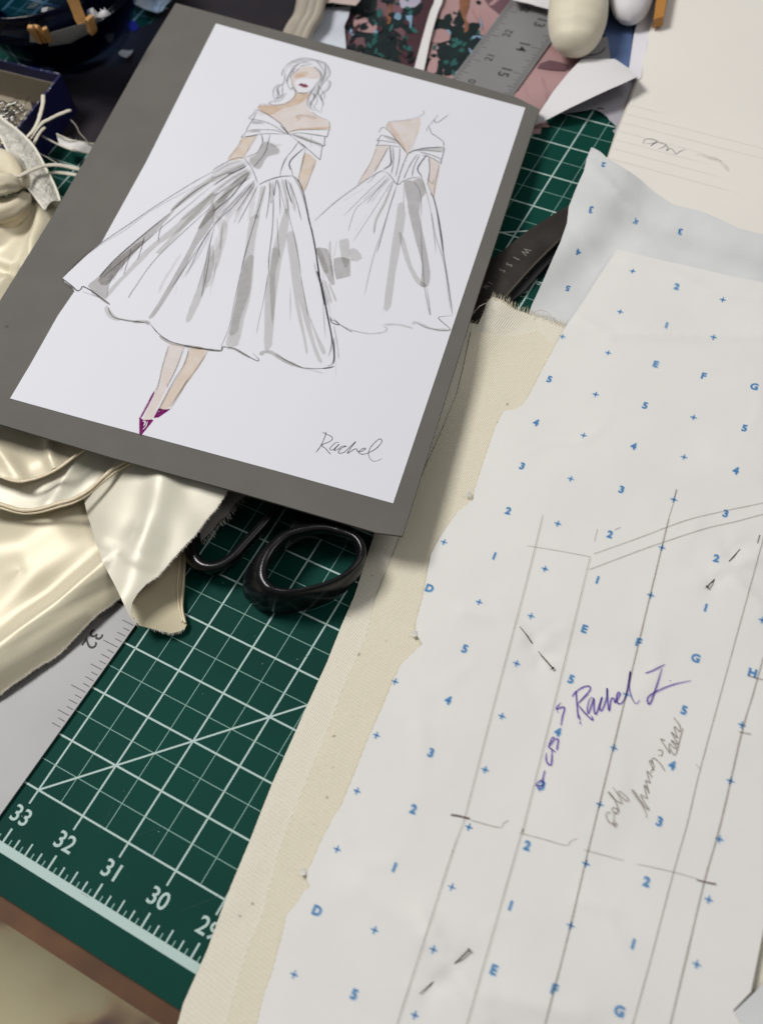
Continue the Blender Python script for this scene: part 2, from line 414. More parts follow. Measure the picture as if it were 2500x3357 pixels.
# ------------------------------------------------------------------ cutting mat
m_mat = mat('mat_green', (0.003, 0.050, 0.037), rough=0.65, spec=0.08, var=0.22, vscale=9, bump=[(2500, 0.00008, 0.5)])
m_line = mat('mat_print', (0.40, 0.53, 0.50), rough=0.6)
m_line2 = mat('mat_print_faint', (0.20, 0.36, 0.31), rough=0.6)
mb = MB(); box(mb, -19.5, 13, -1.74, 25.2, -0.082, 0)
z0 = 0.0016
def ln(x0, y0, x1, y1, wd, m=1, z=z0):
    d = np.array([x1-x0, y1-y0]); L = np.hypot(*d); n_ = np.array([-d[1], d[0]])/L*wd/2
    mb.add([(x0-n_[0], y0-n_[1], z), (x1-n_[0], y1-n_[1], z), (x1+n_[0], y1+n_[1], z), (x0+n_[0], y0+n_[1], z)], [(0, 1, 2, 3)], m, False)
for X in range(18, 49):
    x = 30-X
    ln(x, -0.27, x, 24.2, 0.034, 1, 0.0016)
    ln(x+0.5, 0, x+0.5, 24, 0.014, 2, 0.0010)
    if X < 48:
        for k in range(1, 8):
            ln(x-k/8, -1.02, x-k/8, -1.02+(0.22 if k == 4 else 0.17 if k % 2 == 0 else 0.10), 0.03 if k % 2 == 0 else 0.022, 1 if k % 2 == 0 else 2, 0.0012)
    ln(x, -1.02, x, -0.76, 0.036, 1, 0.0012)
    text(mb, str(X), (x+0.0, -0.50), 0, 0.29, flat(0), 0.0012, 1, bold=0.012, sx=0.95)
for Y in range(0, 25):
    ln(-18, Y, 12, Y, 0.034, 1, 0.0028)
    if Y < 24: ln(-18, Y+0.5, 12, Y+0.5, 0.014, 2, 0.0022)
ln(-3, 0, 9, 12, 0.034, 1, 0.004)
a_, b_ = P(1637, 763, 0), P(1732, 757, 0); d_ = (b_[0]-a_[0], b_[1]-a_[1])
ln(a_[0]-d_[0]*2, a_[1]-d_[1]*2, a_[0]+d_[0]*6, a_[1]+d_[1]*6, 0.034, 1, 0.004)
ln(-18.4, -1.1, 12.3, -1.1, 0.16, 1, 0.0016)
ribbon(mb, pts('838,908 870,870 945,838', (1450, 700), .3027), 3.5, flat(0), 0.0052, 1, n=4)
ribbon(mb, pts('1012,745 1025,765 1055,772', (1450, 700), .3027), 3.5, flat(0), 0.0052, 1, n=4)
random.seed(3)
for i in range(150):                                        # knife scars and lint
    x, y = random.uniform(-6, 6), random.uniform(-1.6, 19); a = random.choice([0, math.pi/2, .8])+random.gauss(0, .15); L = random.uniform(.05, .7)
    ln(x, y, x+L*math.cos(a), y+L*math.sin(a), random.uniform(.003, .006), 3, .0058)
for i in range(170):
    x, y = random.uniform(-5, 5), random.uniform(-1.6, 19); r = random.uniform(.004, .011); mb.add([(x-r, y, .0065), (x, y-r, .0065), (x+r, y, .0065), (x, y+r, .0065)], [(0, 1, 2, 3)], 4 if i % 3 else 5, False)
cm = mb.build('cutting_mat', [m_mat, m_line, m_line2, mat('scar', (0.018, 0.085, 0.068), rough=.7), mat('lint', (.35, .42, .40), rough=.9), mat('speck', (.01, .02, .02), rough=.9)])
tag(cm, 'dark green cutting mat with white inch grid and numbers 29 30 31 along its edge', 'cutting mat')
# ------------------------------------------------------------------ steel rule under everything
m_steel = mat('brushed_steel', (0.27, 0.27, 0.272), rough=0.55, metal=0.35, var=0.12, vscale=14, bump=[(900, 0.00006, 0.4)])
m_black = mat('black_print', (0.02, 0.02, 0.022), rough=0.6)
rl = MB(); th = 0.011
def rw(a, y):  # a: distance from the right edge (inches), y along
    return (-3.30+0.0165*y-a, y)
zr0, zr1 = 0.030, 0.068
c4 = [rw(0, -1.3), rw(0, 35), rw(1.68, 35), rw(1.68, -1.3)]
prism(rl, c4, zr0, zr1, 0)
def rt(x0, x1, y, wd):
    p0, p1 = rw(x0, y), rw(x1, y)
    rl.add([(p0[0], p0[1]-wd/2, zr1+.001), (p0[0], p0[1]+wd/2, zr1+.001), (p1[0], p1[1]+wd/2, zr1+.001), (p1[0], p1[1]-wd/2, zr1+.001)], [(0, 1, 2, 3)], 1, False)
for i in range(0, 34*16):
    y = i/16+0.85-1
    L = 0.34 if i % 16 == 0 else 0.26 if i % 8 == 0 else 0.2 if i % 4 == 0 else 0.15 if i % 2 == 0 else 0.1
    if (y < 8 and i % 2) or y < 1.1: continue
    rt(0.03, 0.03+L, y, 0.014); rt(1.65-L, 1.65, y+0.08, 0.014)
for n_ in range(1, 35):
    y = 34.76-n_
    if n_ > 32: continue
    p0 = rw(0.56, y); text(rl, str(n_), p0, -math.pi/2, 0.28, flat(0), zr1+.002, 1, bold=0.008)
    p0 = rw(1.22, 36-n_-14.9+14.0+0.0); 
    if n_ > 8: text(rl, str(n_), (rw(1.16, n_-0.88)), math.pi/2, 0.2, flat(0), zr1+.002, 1, bold=0.008)
tag(rl.build('steel_ruler', [m_steel, m_black]), 'grey metal yardstick with black inch numbers passing beneath the satin and grey board', 'ruler')
# ------------------------------------------------------------------ shears
m_handle = mat('black_enamel', (0.006, 0.006, 0.007), rough=0.2, spec=0.3, bump=[(150, 0.0002, 0.12), (1400, 0.00008, 0.5)])
m_blade = mat('dark_blade', (0.085, 0.075, 0.066), rough=0.38, metal=0.8, var=0.35, vscale=60)
m_bladeedge = mat('blade_edge', (0.16, 0.15, 0.12), rough=0.35, metal=0.8)
m_scr = mat('engraving', (0.30, 0.28, 0.25), rough=0.4, metal=0.4)
sh = empty('shears', 'large black handled tailor shears lying half under the grey board', 'scissors')
def ring(mb, T, B, zt, zb, hw, closed=True, n=5):
    t_ = smooth(T, n, closed); b_ = smooth(B, n, closed); N = len(t_); k_ = 14; V_ = []
    tw = [np.array(P(u, v, zt)) for u, v in t_]; bw = [np.array(P(u, v, zb)) for u, v in b_]
    cen = [(a+c)/2 for a, c in zip(tw, bw)]
    for i in range(N):
        a = cen[(i-1) % N] if closed else cen[max(i-1, 0)]; c = cen[(i+1) % N] if closed else cen[min(i+1, N-1)]
        d = c-a; nn = np.array([-d[1], d[0], 0]); nn /= np.linalg.norm(nn)+1e-9
        ax = (tw[i]-bw[i])/2
        h_ = hw[i*len(hw)//N] if isinstance(hw, list) else hw
        for j in range(k_):
            an = 2*math.pi*j/k_; ce, se = math.cos(an), math.sin(an)
            ce = math.copysign(abs(ce)**0.75, ce); se = math.copysign(abs(se)**0.75, se)
            V_.append(tuple(cen[i]+nn*h_*ce+ax*se))
    M_ = N if closed else N-1
    mb.add(V_, [(i*k_+j, i*k_+(j+1) % k_, ((i+1) % N)*k_+(j+1) % k_, ((i+1) % N)*k_+j) for i in range(M_) for j in range(k_)], 0)
zc = ((600, 1580), .3935)
mb = MB()
T = pts('1330,405 1440,455 1490,560 1440,680 1300,790 1100,862 880,900 730,870 665,780 680,650 750,530 880,420 1050,375 1200,368', *zc)
B = pts('1345,490 1455,545 1475,670 1430,800 1290,950 1080,1050 850,1085 680,1055 560,960 540,850 640,700 800,560 1000,480 1190,450', *zc)
ring(mb, T, B, 0.86, 0.06, [0.10, .10, .10, .09, .08, .08, .10, .14, .17, .17, .15, .13, .12, .12])
bw_ = wl(pts('900,420 1320,400 1700,-100 2000,-600 1750,-640 1300,-150 1000,150', *zc), 0.5)
prism(mb, bw_, 0.25, 0.62, 0)
hA = mb.build('handle', m_handle, sh)
mb = MB()
T = pts('1300,-350 1000,-60 790,185 680,325 540,480 400,625 270,690 150,675 85,590 75,480 130,330 260,140 420,0 700,-250 1000,-500', *zc)
B = pts('1300,-290 1000,0 785,240 675,375 535,530 395,680 265,745 140,730 65,640 58,530 115,380 250,190 410,50 690,-200 1000,-450', *zc)
ring(mb, T, B, 0.58, 0.05, 0.125, False)
hB = mb.build('handle', m_handle, sh)
mb = MB()
up = wl([(1380, 1080), (1545, 898), (1607, 851), (1644, 824), (1722, 760), (1807, 706), (1870, 668), (1965, 600), (1960, 625), (1838, 785), (1740, 880), (1644, 990), (1560, 1085), (1450, 1210)], 0.27)
prism(mb, up, 0.16, 0.27, 0)
tx = np.array(P(1590, 1000, .27)[:2])-np.array(P(1745, 840, .27)[:2]); an = math.atan2(tx[1], tx[0])
for s_, u_, v_, sz in (('W', 1722, 825, .17), ('I', 1692, 848, .17), ('S', 1668, 868, .15), ('S', 1645, 887, .15), ('.', 1625, 905, .1), ('I', 1606, 928, .12), ('N', 1592, 940, .12)):
    text(mb, s_, P(u_, v_, .27)[:2], an, sz, flat(.27), 0.002, 2, sx=0.8)
ed = wl([(1838, 690), (1872, 668), (1872, 745), (1838, 782)], .27)
ribbon(mb, wl([(1470, 1165), (1560, 1075), (1644, 984), (1740, 877), (1836, 780)], .27), 0.035, flat(.27), .0012, 1, world=True)
mb.build('blade', [m_blade, m_bladeedge, m_scr], sh)
mb = MB()
lo = wl([(1400, 1230), (1560, 1090), (1644, 1000), (1838, 790), (1900, 720), (1880, 770), (1800, 860), (1722, 948), (1690, 975), (1600, 1060), (1480, 1170)], .13)
prism(mb, lo, 0.04, 0.13, 0)
mb.build('blade', [mat('dark_blade_lower', (0.05, 0.048, 0.05), rough=0.3, metal=0.6)], sh)
mb = MB(); c_ = P(1345, 1250, .5); tube(mb, [(c_[0], c_[1], .05), (c_[0], c_[1], .5)], .16, 16); mb.build('pivot_screw', m_blade, sh)
# ------------------------------------------------------------------ muslin
m_mus = weave('muslin_cross', (0.70, 0.665, 0.56), 1.67, period=0.042, dark=0.88)
m_mus2 = weave('muslin_along', (0.69, 0.645, 0.51), 1.67, period=0.038, dark=0.9)
m_hair = mat('fray', (0.72, 0.66, 0.50), rough=0.9)
def fray(mb, edge_px, h, dirpx, length, step=5, m=0, wd=0.006, jl=0.6, lift=0.0, ja=0.5):
    e_ = dense(edge_px, step, False)
    for q in e_:
        if random.random() < 0.12: continue
        L = length*(1-jl*random.random()); an = random.uniform(-ja, ja); dx = dirpx[0]*math.cos(an)-dirpx[1]*math.sin(an); dy = dirpx[0]*math.sin(an)+dirpx[1]*math.cos(an)
        q0 = (q[0]+random.uniform(-3, 3), q[1]+random.uniform(-3, 3)); a = on(q0[0]-dx*4, q0[1]-dy*4, h); b_ = on(q0[0]+dx*L, q0[1]+dy*L, h)
        mid = ((a[0]+b_[0])/2+random.uniform(-.01, .01), (a[1]+b_[1])/2+random.uniform(-.01, .01), max(a[2], b_[2])+lift+.01)
        tube(mb, [(a[0], a[1], a[2]+lift), mid, (b_[0], b_[1], b_[2]+lift*random.random())], [wd/2, wd/2, wd/4], 4, m, caps=False)
mus_l = [(1613, 972), (1650, 985), (1690, 1015), (1735, 1030), (1790, 1048), (1855, 1070), (1960, 1100), (2300, 1300), (2620, 2300), (2620, 3450), (560, 3480), (583, 3357), (600, 3292), (680, 3112), (756, 2906), (820, 2753), (893, 2566), (1006, 2313), (1072, 2170), (1121, 2045), (1162, 1952), (1228, 1745), (1330, 1500), (1450, 1200), (1535, 1057), (1566, 1063), (1586, 1021), (1595, 990)]
mb = sheet(mus_l, under_board(HM, .09), 0.012, 0.2)
fray(mb, [(1613, 974), (1650, 988), (1690, 1015), (1735, 1032), (1790, 1050), (1855, 1072)], HM, (0.15, -1), 24, 2.4, 1, 0.007, ja=.3)
fray(mb, [(1535, 1058), (1566, 1066)], HM, (0.1, -1), 14, 4, 1, 0.008)
fray(mb, [(1566, 1063), (1586, 1021), (1598, 985), (1613, 972)], HM, (-1, -.3), 7, 6, 1, 0.006)
tw = smooth([on(1500+u*.6053, 900+v*.6053, HM) for u, v in [(450, 525), (390, 512), (345, 522), (322, 580), (292, 650), (284, 695), (300, 722)]], 6)
tube(mb, [(a, b_, c_+.006) for a, b_, c_ in tw], .009, 6, 1)
ms = mb.build('muslin_cloth', [m_mus, m_hair])
tag(ms, 'unbleached cream muslin cloth with frayed top edge under the pattern paper', 'fabric')
hem_l = [(1350, 1640), (1306, 1772), (1230, 1963), (1203, 2077), (1126, 2252), (1059, 2433), (973, 2633), (913, 2799), (866, 2986), (820, 3090), (793, 3172), (760, 3290), (735, 3400), (1000, 3420), (1300, 3200), (1700, 1900), (1900, 1200), (1760, 1085), (1640, 1105), (1545, 1082), (1517, 1210), (1497, 1290), (1457, 1389), (1400, 1515)]
mb = sheet(hem_l, under_board(HH, .06), 0.02, 0.2); mb.build('folded_hem', [m_mus2], ms)
for q in ms.children: q.location = -ms.location
# ------------------------------------------------------------------ pattern papers
def paper(name, col, tr=0.25):
    m = mat(name, col, rough=0.75, spec=0.25, bump=[(170, 0.00025, 0.2), (1500, 0.00006, 0.4)], var=0.035, vscale=25)
    return m
m_pp = paper('pattern_paper', (0.725, 0.718, 0.69)); m_ppk = mat('pattern_paper_thin', (0.64, 0.652, 0.65), rough=0.75, spec=0.25, bump=[(260, 0.00035, 0.3)], var=0.10, vscale=30)
i_blue = ink('blue_print', (0.07, 0.24, 0.58), 0.15, 3000)
i_pen = ink('purple_pen', (0.10, 0.07, 0.36)); i_pcl = ink('pencil_brown', (0.24, 0.20, 0.18), 0.35, 2500)
i_line = ink('pencil_line', (0.40, 0.37, 0.35), 0.35, 2500); i_dark = ink('pencil_heavy', (0.18, 0.14, 0.14), 0.2, 2500)
Dk = 1.5133
backp = [(1937, 483), (1987, 517), (2048, 554), (2100, 590), (2160, 640), (2208, 672), (2290, 690), (2350, 715), (2420, 748), (2500, 768), (2620, 790), (2620, 1300), (2200, 1300), (1900, 1300), (1720, 1060), (1742, 1000), (1790, 896), (1836, 793), (1857, 732), (1863, 678), (1890, 611), (1912, 563)]
lay = Lay(0.008, 0.0004)
mb = sheet(backp, HK, 0.006, 0.14)
def marks(mb, h, items, ang, m, sz=0.145, bold=0.045):
    for (u, v, s_) in items:
        c = on(u*Dk, v*Dk, h)
        if s_ == '+':
            for k in (0, math.pi/2):
                a_ = ang+k; d = 0.062
                ribbon(mb, [(c[0]-d*math.cos(a_), c[1]-d*math.sin(a_)), (c[0]+d*math.cos(a_), c[1]+d*math.sin(a_))], 0.023, h, lay(), m, (1, 1), 0.3, world=True, step=0.03)
        else: text(mb, s_, c[:2], ang, sz, h, lay(), m, bold=bold)
q0 = on(1419*Dk, 790*Dk, HF); q1 = on(1632*Dk, 838*Dk, HF); angF = math.atan2(q1[1]-q0[1], q1[0]-q0[0])
marks(mb, HK, [(1306, 357, '2'), (1279, 455, '3'), (1472, 502, '3'), (1252, 547, '4'), (1229, 625, '5')], angF+math.pi+.05, 1, 0.135)
marks(mb, HK, [(1376, 479, '+')], angF+.45, 1)
tag(mb.build('pattern_paper', [m_ppk, i_blue]), 'bluish thin pattern paper with upside-down blue numbers, behind the pencilled sheet', 'pattern paper')
frontp = [(2022, 817), (2166, 853), (2408, 908), (2500, 926), (2640, 960), (2640, 2600), (2560, 2900), (2500, 3050), (2459, 3252), (2402, 3312), (2440, 3370), (2450, 3460), (830, 3460), (843, 3357), (863, 3268), (893, 3185), (930, 3046), (938, 3000), (962, 2975), (980, 2952), (992, 2925), (1016, 2906), (1005, 2880), (1007, 2860), (1026, 2819), (1060, 2740), (1089, 2686), (1119, 2640), (1160, 2540), (1203, 2430), (1252, 2320), (1290, 2228), (1312, 2180), (1385, 2111), (1362, 2078), (1363, 2040), (1385, 1960), (1412, 1816), (1445, 1755), (1500, 1678), (1551, 1638), (1554, 1608), (1585, 1511), (1624, 1396), (1651, 1347), (1688, 1342), (1712, 1327), (1733, 1296), (1778, 1209), (1851, 1075), (1881, 1030), (1902, 1000), (1966, 900)]
mb = sheet(frontp, HF, 0.006, 0.10)
lay = Lay(0.016, 0.0004)
plus = [(1369,588),(1564,650),(1342,676),(1544,731),(1316,765),(1289,855),(1501,905),(1263,944),(1480,991),(1235,1038),(1458,1083),(1217,730),(1207,1135),(1432,1187),(1179,1233),(1408,1290),(1149,1335),(1118,1438),(1086,1552),(1355,1505),(1050,1668),(1328,1621),(1015,1792),(1298,1743),(978,1922),(1268,1871),(938,2057),(1235,2005),(898,2199),(961,1175),(1037,1305),(855,1477),(815,1593),(773,1714),(730,1840),(811,2015),(637,2111),(1649,1344),(1605,1571),(1580,1692),(1556,1818),(1533,1949),(1507,2089)]
chars = [(1464,622,'2'),(1442,706,'1'),(1419,790,'E'),(1523,815,'F'),(1632,838,'G'),(1189,822,'5'),(1396,879,'5'),(1611,928,'5'),(1160,916,'4'),(1371,967,'4'),(1592,1020,'4'),(1130,1010,'3'),(1345,1061,'3'),(1570,1113,'3'),(1100,1107,'2'),(1320,1158,'2'),(1550,1210,'2'),(1070,1205,'1'),(1293,1257,'1'),(1527,1317,'1'),(930,1275,'D'),(1265,1363,'E'),(1382,1392,'F'),(1628,1458,'H'),(1505,1426,'G'),(1006,1406,'5'),(1236,1472,'5'),(1480,1539,'5'),(970,1517,'4'),(1207,1586,'4'),(1454,1658,'4'),(933,1631,'3'),(1173,1702,'3'),(1427,1780,'3'),(895,1753,'2'),(1141,1832,'2'),(1399,1910,'2'),(854,1879,'1'),(1105,1962,'1'),(1370,2045,'1'),(687,1973,'D'),(1069,2101,'E'),(1200,2143,'F'),(1340,2190,'G'),(767,2154,'5')]
marks(mb, HF, [(a, b_, '+') for a, b_ in plus]+chars, angF, 1)
def pen(px, wd, m, h=HF, tp=(0.5, 0.4), n=5, j=0.25): ribbon(mb, px, wd, h, lay(), m, tp, j, n, step=0.12 if len(px) < 8 and n > 5 else None)
def pl(s, wd, m, o=(0, 0), k=1.0, tp=(0.8, 0.8), n=8): ribbon(mb, pts(s, o, k), wd, HF, lay(), m, tp, 0.25, n, step=0.15)
pl('1778,1690 1727,1900 1620,2305 1518,2700', 3.4, 4)
pl('1518,2700 1483,2793 1400,3052 1302,3357 1285,3420', 4, 4)
pl('1933,1827 1830,2250 1718,2700 1706,2740 1600,3110 1530,3357 1515,3420', 3.4, 4)
pl('2190,1700 2184,1727 2142,1900 2060,2240 1948,2700 1926,2790 1860,3070 1786,3357 1775,3410', 5, 4)
pl('2214,1605 2205,1650 2190,1700', 3, 4)
pl('2530,1640 2500,1764 2400,2130 2293,2523 2251,2700 2206,2859 2130,3150 2073,3357 2060,3410', 3.6, 4)
pl('2500,2154 2465,2280 2429,2402 2360,2700 2306,2893 2250,3130 2196,3357 2190,3400', 5.5, 4)
o1 = ((1500, 900), .6053); o6 = ((1500, 1700), .6053); o7 = ((1400, 2400), .6659); o5 = ((600, 2200), .6659)
pl('735,1515 1000,1420 1130,1370 1260,1325 1450,1280 1652,1238 1800,1200', 3.4, 4, *o1)
pl('710,1600 960,1505 1100,1455 1330,1380 1500,1340 1652,1300 1800,1270', 3.4, 4, *o1)
pl('375,1470 540,1497 715,1530', 2.6, 4, *o1); pl('755,1380 738,1450', 2.6, 4, *o1); pl('848,1385 880,1370', 4, 4, *o1, n=2)
pl('1185,1165 1172,1205', 4, 4, *o1); pl('1632,90 1620,135', 5, 5, *o6)
pl('115,408 160,415 210,428', 7, 5, *o7); pl('215,435 350,470 375,450 400,435', 3.4, 4, *o7); pl('450,497 560,525 680,558 705,538 735,525', 3, 4, *o7)
pl('770,580 860,605 965,633', 3, 4, *o7); pl('1030,650 1210,690 1330,725', 3, 4, *o7); pl('1325,728 1370,740 1420,750', 6, 5, *o7); pl('1530,0 1590,12', 6, 4, *o7)
pl('1565,850 1610,865 1652,875', 5, 4, *o6); pl('122,590 128,585', 4, 4, *o7); pl('1285,1332 1310,1358', 3, 4, *o6)
ozh = ((1720, 2140), .33898)
for s_ in ['490,370 500,500 512,640', '455,430 480,390 560,335 622,328 622,370 560,440 510,495', '510,495 610,402', '505,500 580,590 652,655 640,610',
           '665,442 625,445 600,540 610,590 650,480 664,450 665,560 688,590 742,430 718,530 740,560 785,440 790,345 797,480 810,565 830,450 858,450 865,485 905,430 915,395 895,388 880,450 900,495 940,480 980,390 1015,185 1004,330 1030,440 1070,495 1105,460',
           '1160,200 1220,180 1350,115', '1320,155 1260,350 1205,495 1180,470 1210,410 1400,320 1600,272', '1393,268 1403,278',
           '345,710 360,620 378,530 300,545 345,485', '300,545 320,585', '205,970 205,1050 240,1090 255,1060 260,930', '260,820 230,900 240,925 295,965', '260,820 282,832 240,900', '290,840 318,842 312,900 305,948',
           '190,1140 172,1220 175,1290', '170,1290 105,1280 165,1225', '105,1280 140,1345']:
    pen(pts(s_, *ozh), 4.6, 2)
pen(pts('515,600 530,655', *ozh), 8, 2); pen(pts('528,665 533,695', *ozh), 7, 2); pen(pts('1012,180 1010,260', *ozh), 6, 2)
ozp = ((1960, 2340), .3151)
for s_ in ['125,1035 92,1030 78,1060 100,1120 150,1150 185,1140 186,1165 172,1180 155,1150 160,1090 163,1045', '165,1038 195,1030 203,1005 168,980 142,990 148,1020 185,1040 205,1010 190,950 150,870 110,820 108,828 150,880 215,925 240,935 230,900 190,830 148,765', '200,803 240,825 290,870 312,900 290,910 240,870 190,815',
           '500,1085 490,1030 455,960 390,870 350,805 365,805 430,900 480,970 515,1000 515,985 460,900 440,845 480,872 510,885', '510,885 495,840 475,745 510,795 525,832', '525,832 515,790 490,697 520,715 540,722', '540,722 520,670 505,598 550,650 548,668', '540,620 560,580 575,590 560,560 530,500 545,490 575,540 570,570', '560,520 558,475 580,465 640,520 692,600',
           '617,378 665,388 655,443', '620,430 662,442', '692,285 662,268 650,275 700,350 745,420', '733,310 735,350 740,415', '740,312 790,362 805,345 760,288 770,285 822,325', '820,320 815,300 758,200 772,205 822,258', '822,258 788,150 800,140 838,190 852,150', '850,155 835,110 780,42', '876,150 850,250 797,430 745,368']:
    pen(pts(s_, *ozp), 3.6, 3, tp=(.8, .7))
pen(pts('1050,1088 1053,1092', *ozh), 4, 3)
for (u0, v0, a0) in [(1540, 1632, -.5), (1368, 2085, .1), (1006, 2866, .2)]:      # torn, puckered tabs on the cut edge
    c_ = on(u0, v0, HF)
    for k in range(5):
        an = math.pi-.9+a0+k*.35; L = .10+.03*(k % 2); w_ = .022
        p0 = (c_[0], c_[1], c_[2]+.01); p1 = (c_[0]+L*math.cos(an-.14), c_[1]+L*math.sin(an-.14), c_[2]+.012); p2 = (c_[0]+L*math.cos(an+.14), c_[1]+L*math.sin(an+.14), c_[2]+.035)
        mb.add([p0, p1, p2], [(0, 1, 2)] if (p1[0]-p0[0])*(p2[1]-p0[1])-(p1[1]-p0[1])*(p2[0]-p0[0]) > 0 else [(0, 2, 1)], 0, False)
fp = mb.build('pattern_paper', [m_pp, i_blue, i_pen, i_pcl, i_line, i_dark])
tag(fp, 'large cream dotted pattern paper with ruled pencil lines, a purple pen name and pins', 'pattern paper')
flap = [(2462, 3262), (2500, 3225), (2560, 3180), (2640, 3200), (2640, 3460), (2470, 3460), (2445, 3385), (2405, 3316)]
mb = sheet(flap, lambda x, y: BASE(x, y)+0.23+0.06*nz(x, y, .8, 9), .006, .12)
tag(mb.build('pattern_paper', [m_ppk]), 'small grey curled paper flap at the lower right corner', 'pattern paper')
# ------------------------------------------------------------------ pins
m_pin = mat('pin_steel', (0.09, 0.08, 0.07), rough=0.35, metal=0.6)
def pin(head, s1, s2, tip, label, lift=0.03):
    mb = MB()
    a = np.array(on(*head, HF)); b1 = np.array(on(*s1, HF)); b2 = np.array(on(*s2, HF)); c = np.array(on(*tip, HF))
    a[2] += 0.05; b1[2] += 0.004; b2[2] += 0.004; c[2] += 0.03
    m1 = (b1+b2)/2; m1[2] -= 0.05
    tube(mb, [a, (a+b1)/2+np.array([0, 0, .005]), b1, m1, b2, c], [.012, .012, .012, .012, .011, .005], 8, 0)
    d = a-b1; d /= np.linalg.norm(d)
    tube(mb, [a-d*.004, a+d*.01, a+d*.022], [.026, .030, .012], 10, 0)
    tag(mb.build('dress_pin', m_pin), label, 'pin', 'dress pins in the pattern paper')
Z6 = lambda u, v: (1500+u*.6053, 1700+v*.6053)
pin(Z6(512, 815), Z6(455, 745), Z6(375, 635), Z6(335, 588), 'steel pin through the paper left of the purple name')
pin(Z6(1348, 375), Z6(1388, 330), Z6(1470, 230), Z6(1525, 168), 'steel pin through the paper below the double curved pencil line')
pin((1400+205*.6659, 2400+1076*.6659), (1400+135*.6659, 2400+1140*.6659), (600+1225*.6659, 2200+1535*.6659), (600+1165*.6659, 2200+1590*.6659), 'steel pin through the paper nearest the bottom edge')
# ------------------------------------------------------------------ mounted fashion sketch
m_board = mat('grey_board', (0.135, 0.13, 0.118), rough=0.85, spec=0.2, bump=[(2200, 0.0001, 0.5)], var=0.08, vscale=40)
m_core = mat('board_core', (0.30, 0.29, 0.26), rough=0.9)
m_sheet = mat('sketch_paper', (0.685, 0.69, 0.735), rough=0.6, spec=0.3, bump=[(1300, 0.00005, 0.4)], var=0.02, vscale=12)
bd = empty('fashion_sketch_board', 'dress sketch on white paper mounted on a dark grey board', 'mounted drawing')
mb = world_sheet(board_w, HB, 0.055, 0.6)
blob(mb, pts('28,768 45,756 62,758 60,772 40,776', (0, 700), .48426), HB, 0.003, 1)
mb.build('backing_board', [m_board, ink('smudge', (0.75, 0.75, 0.75))], bd)
sheet_px = [(708, 77), (1180, 208), (1721, 353), (1600, 720), (1440, 1200), (1288, 1650), (900, 1542), (560, 1450), (300, 1380), (34, 1306), (100, 1195), (190, 1035), (245, 955), (236, 940), (213, 925), (206, 912), (225, 893), (290, 832), (334, 794), (372, 725), (480, 530), (600, 290)]
mb = sheet(sheet_px, HP, 0.010, 0.6)
G = [((0, 0), 1.0)]
Z = {'a': ((740, 160), .24213), 'b': ((1020, 330), .30266), 'c': ((700, 500), .30266), 'd': ((200, 560), .30266), 'e': ((440, 460), .30266),
     'f': ((640, 900), .30266), 'g': ((980, 1380), .1937), '5': ((700, 700), .48426), '4': ((0, 700), .48426)}
# slots: 0 paper 1 pencil 2 dark pencil 3 wash 4 dark wash 5 skin 6 dark skin 7 lips 8 shoe 9 light wash 10 light pencil
IM = [m_sheet, ink('graphite', (0.20, 0.20, 0.21), 0.35, 2600), ink('graphite_dark', (0.08, 0.08, 0.085), 0.2, 2600), ink('marker_grey', (0.72, 0.715, 0.69), 0.12, 260),
      ink('marker_grey_dark', (0.60, 0.59, 0.565), 0.12, 260), ink('marker_skin', (0.90, 0.80, 0.71), 0.3, 180), ink('marker_skin_dark', (0.87, 0.73, 0.58), 0.3, 180), ink('lip_plum', (0.42, 0.16, 0.20), 0.25, 900),
      ink('shoe_plum', (0.20, 0.008, 0.12), 0.12, 900), ink('marker_pale', (0.83, 0.825, 0.81), 0.25, 260), ink('graphite_light', (0.40, 0.40, 0.41), 0.35, 2600)]
lay = Lay(0.0035, 0.0003, 60)
def FL(z, m, s, sm=3): blob(mb, pts(s, *Z[z]), HP, lay(), m, sm)
def FX(m, s, sm=2):
    q = []
    for part in s.split('|'):
        k, r = part.split(':'); q += pts(r, *Z[k])
    blob(mb, q, HP, lay(), m, sm)
def ST(z, m, wd, s, tp=(0.35, 0.25), j=0.35, n=6): ribbon(mb, pts(s, *Z[z]), wd*(0.95 if wd < 5 else 1), HP, lay(), m, tp, j, n)
# --- skin
FL('a', 5, '990,265 930,330 890,400 900,480 950,570 958,520 940,430 1050,400 1200,410 1265,400 1275,350 1240,285 1200,250 1100,240')
FL('a', 6, '950,330 1110,310 1090,370 940,392')
FL('a', 5, '955,595 1130,600 1100,680 1095,760 1130,830 1250,920 1390,975 1400,1085 1100,1095 950,1110 840,1140 800,1080 700,990 540,880 430,820 470,765 600,770 760,750 880,700 940,640', 2)
FL('a', 6, '960,602 1130,608 1080,690 960,760 780,810 600,900 480,840 470,770 740,760 890,700', 3)
FL('a', 6, '850,1130 1000,1075 1400,1062 1400,1086 1000,1105', 2); FL('a', 5, '960,930 985,905 1230,930 1200,960 1050,930 980,975')
FL('a', 6, '225,1210 410,1180 350,1280 240,1480 30,1510 100,1400 180,1300', 2)
FL('c', 6, '985,0 1110,90 1050,250 975,425 915,300 950,150', 2)
FL('b', 5, '840,235 1100,200 1180,190 1160,350 1060,560 1035,575 950,460 860,340 815,310', 2); FL('b', 5, '840,240 900,300 990,450 1035,570 950,460 860,340', 2)
FL('b', 5, '705,500 830,490 720,730 610,840 510,920 600,730 680,590', 2); FL('b', 5, '1280,620 1390,690 1350,950 1325,1050 1270,930 1260,870 1280,740', 2)
FL('4', 5, '1150,885 1245,905 1190,1060 1130,1180 1075,1300 1030,1395 970,1395 1030,1260 1070,1160 1100,1040', 2)
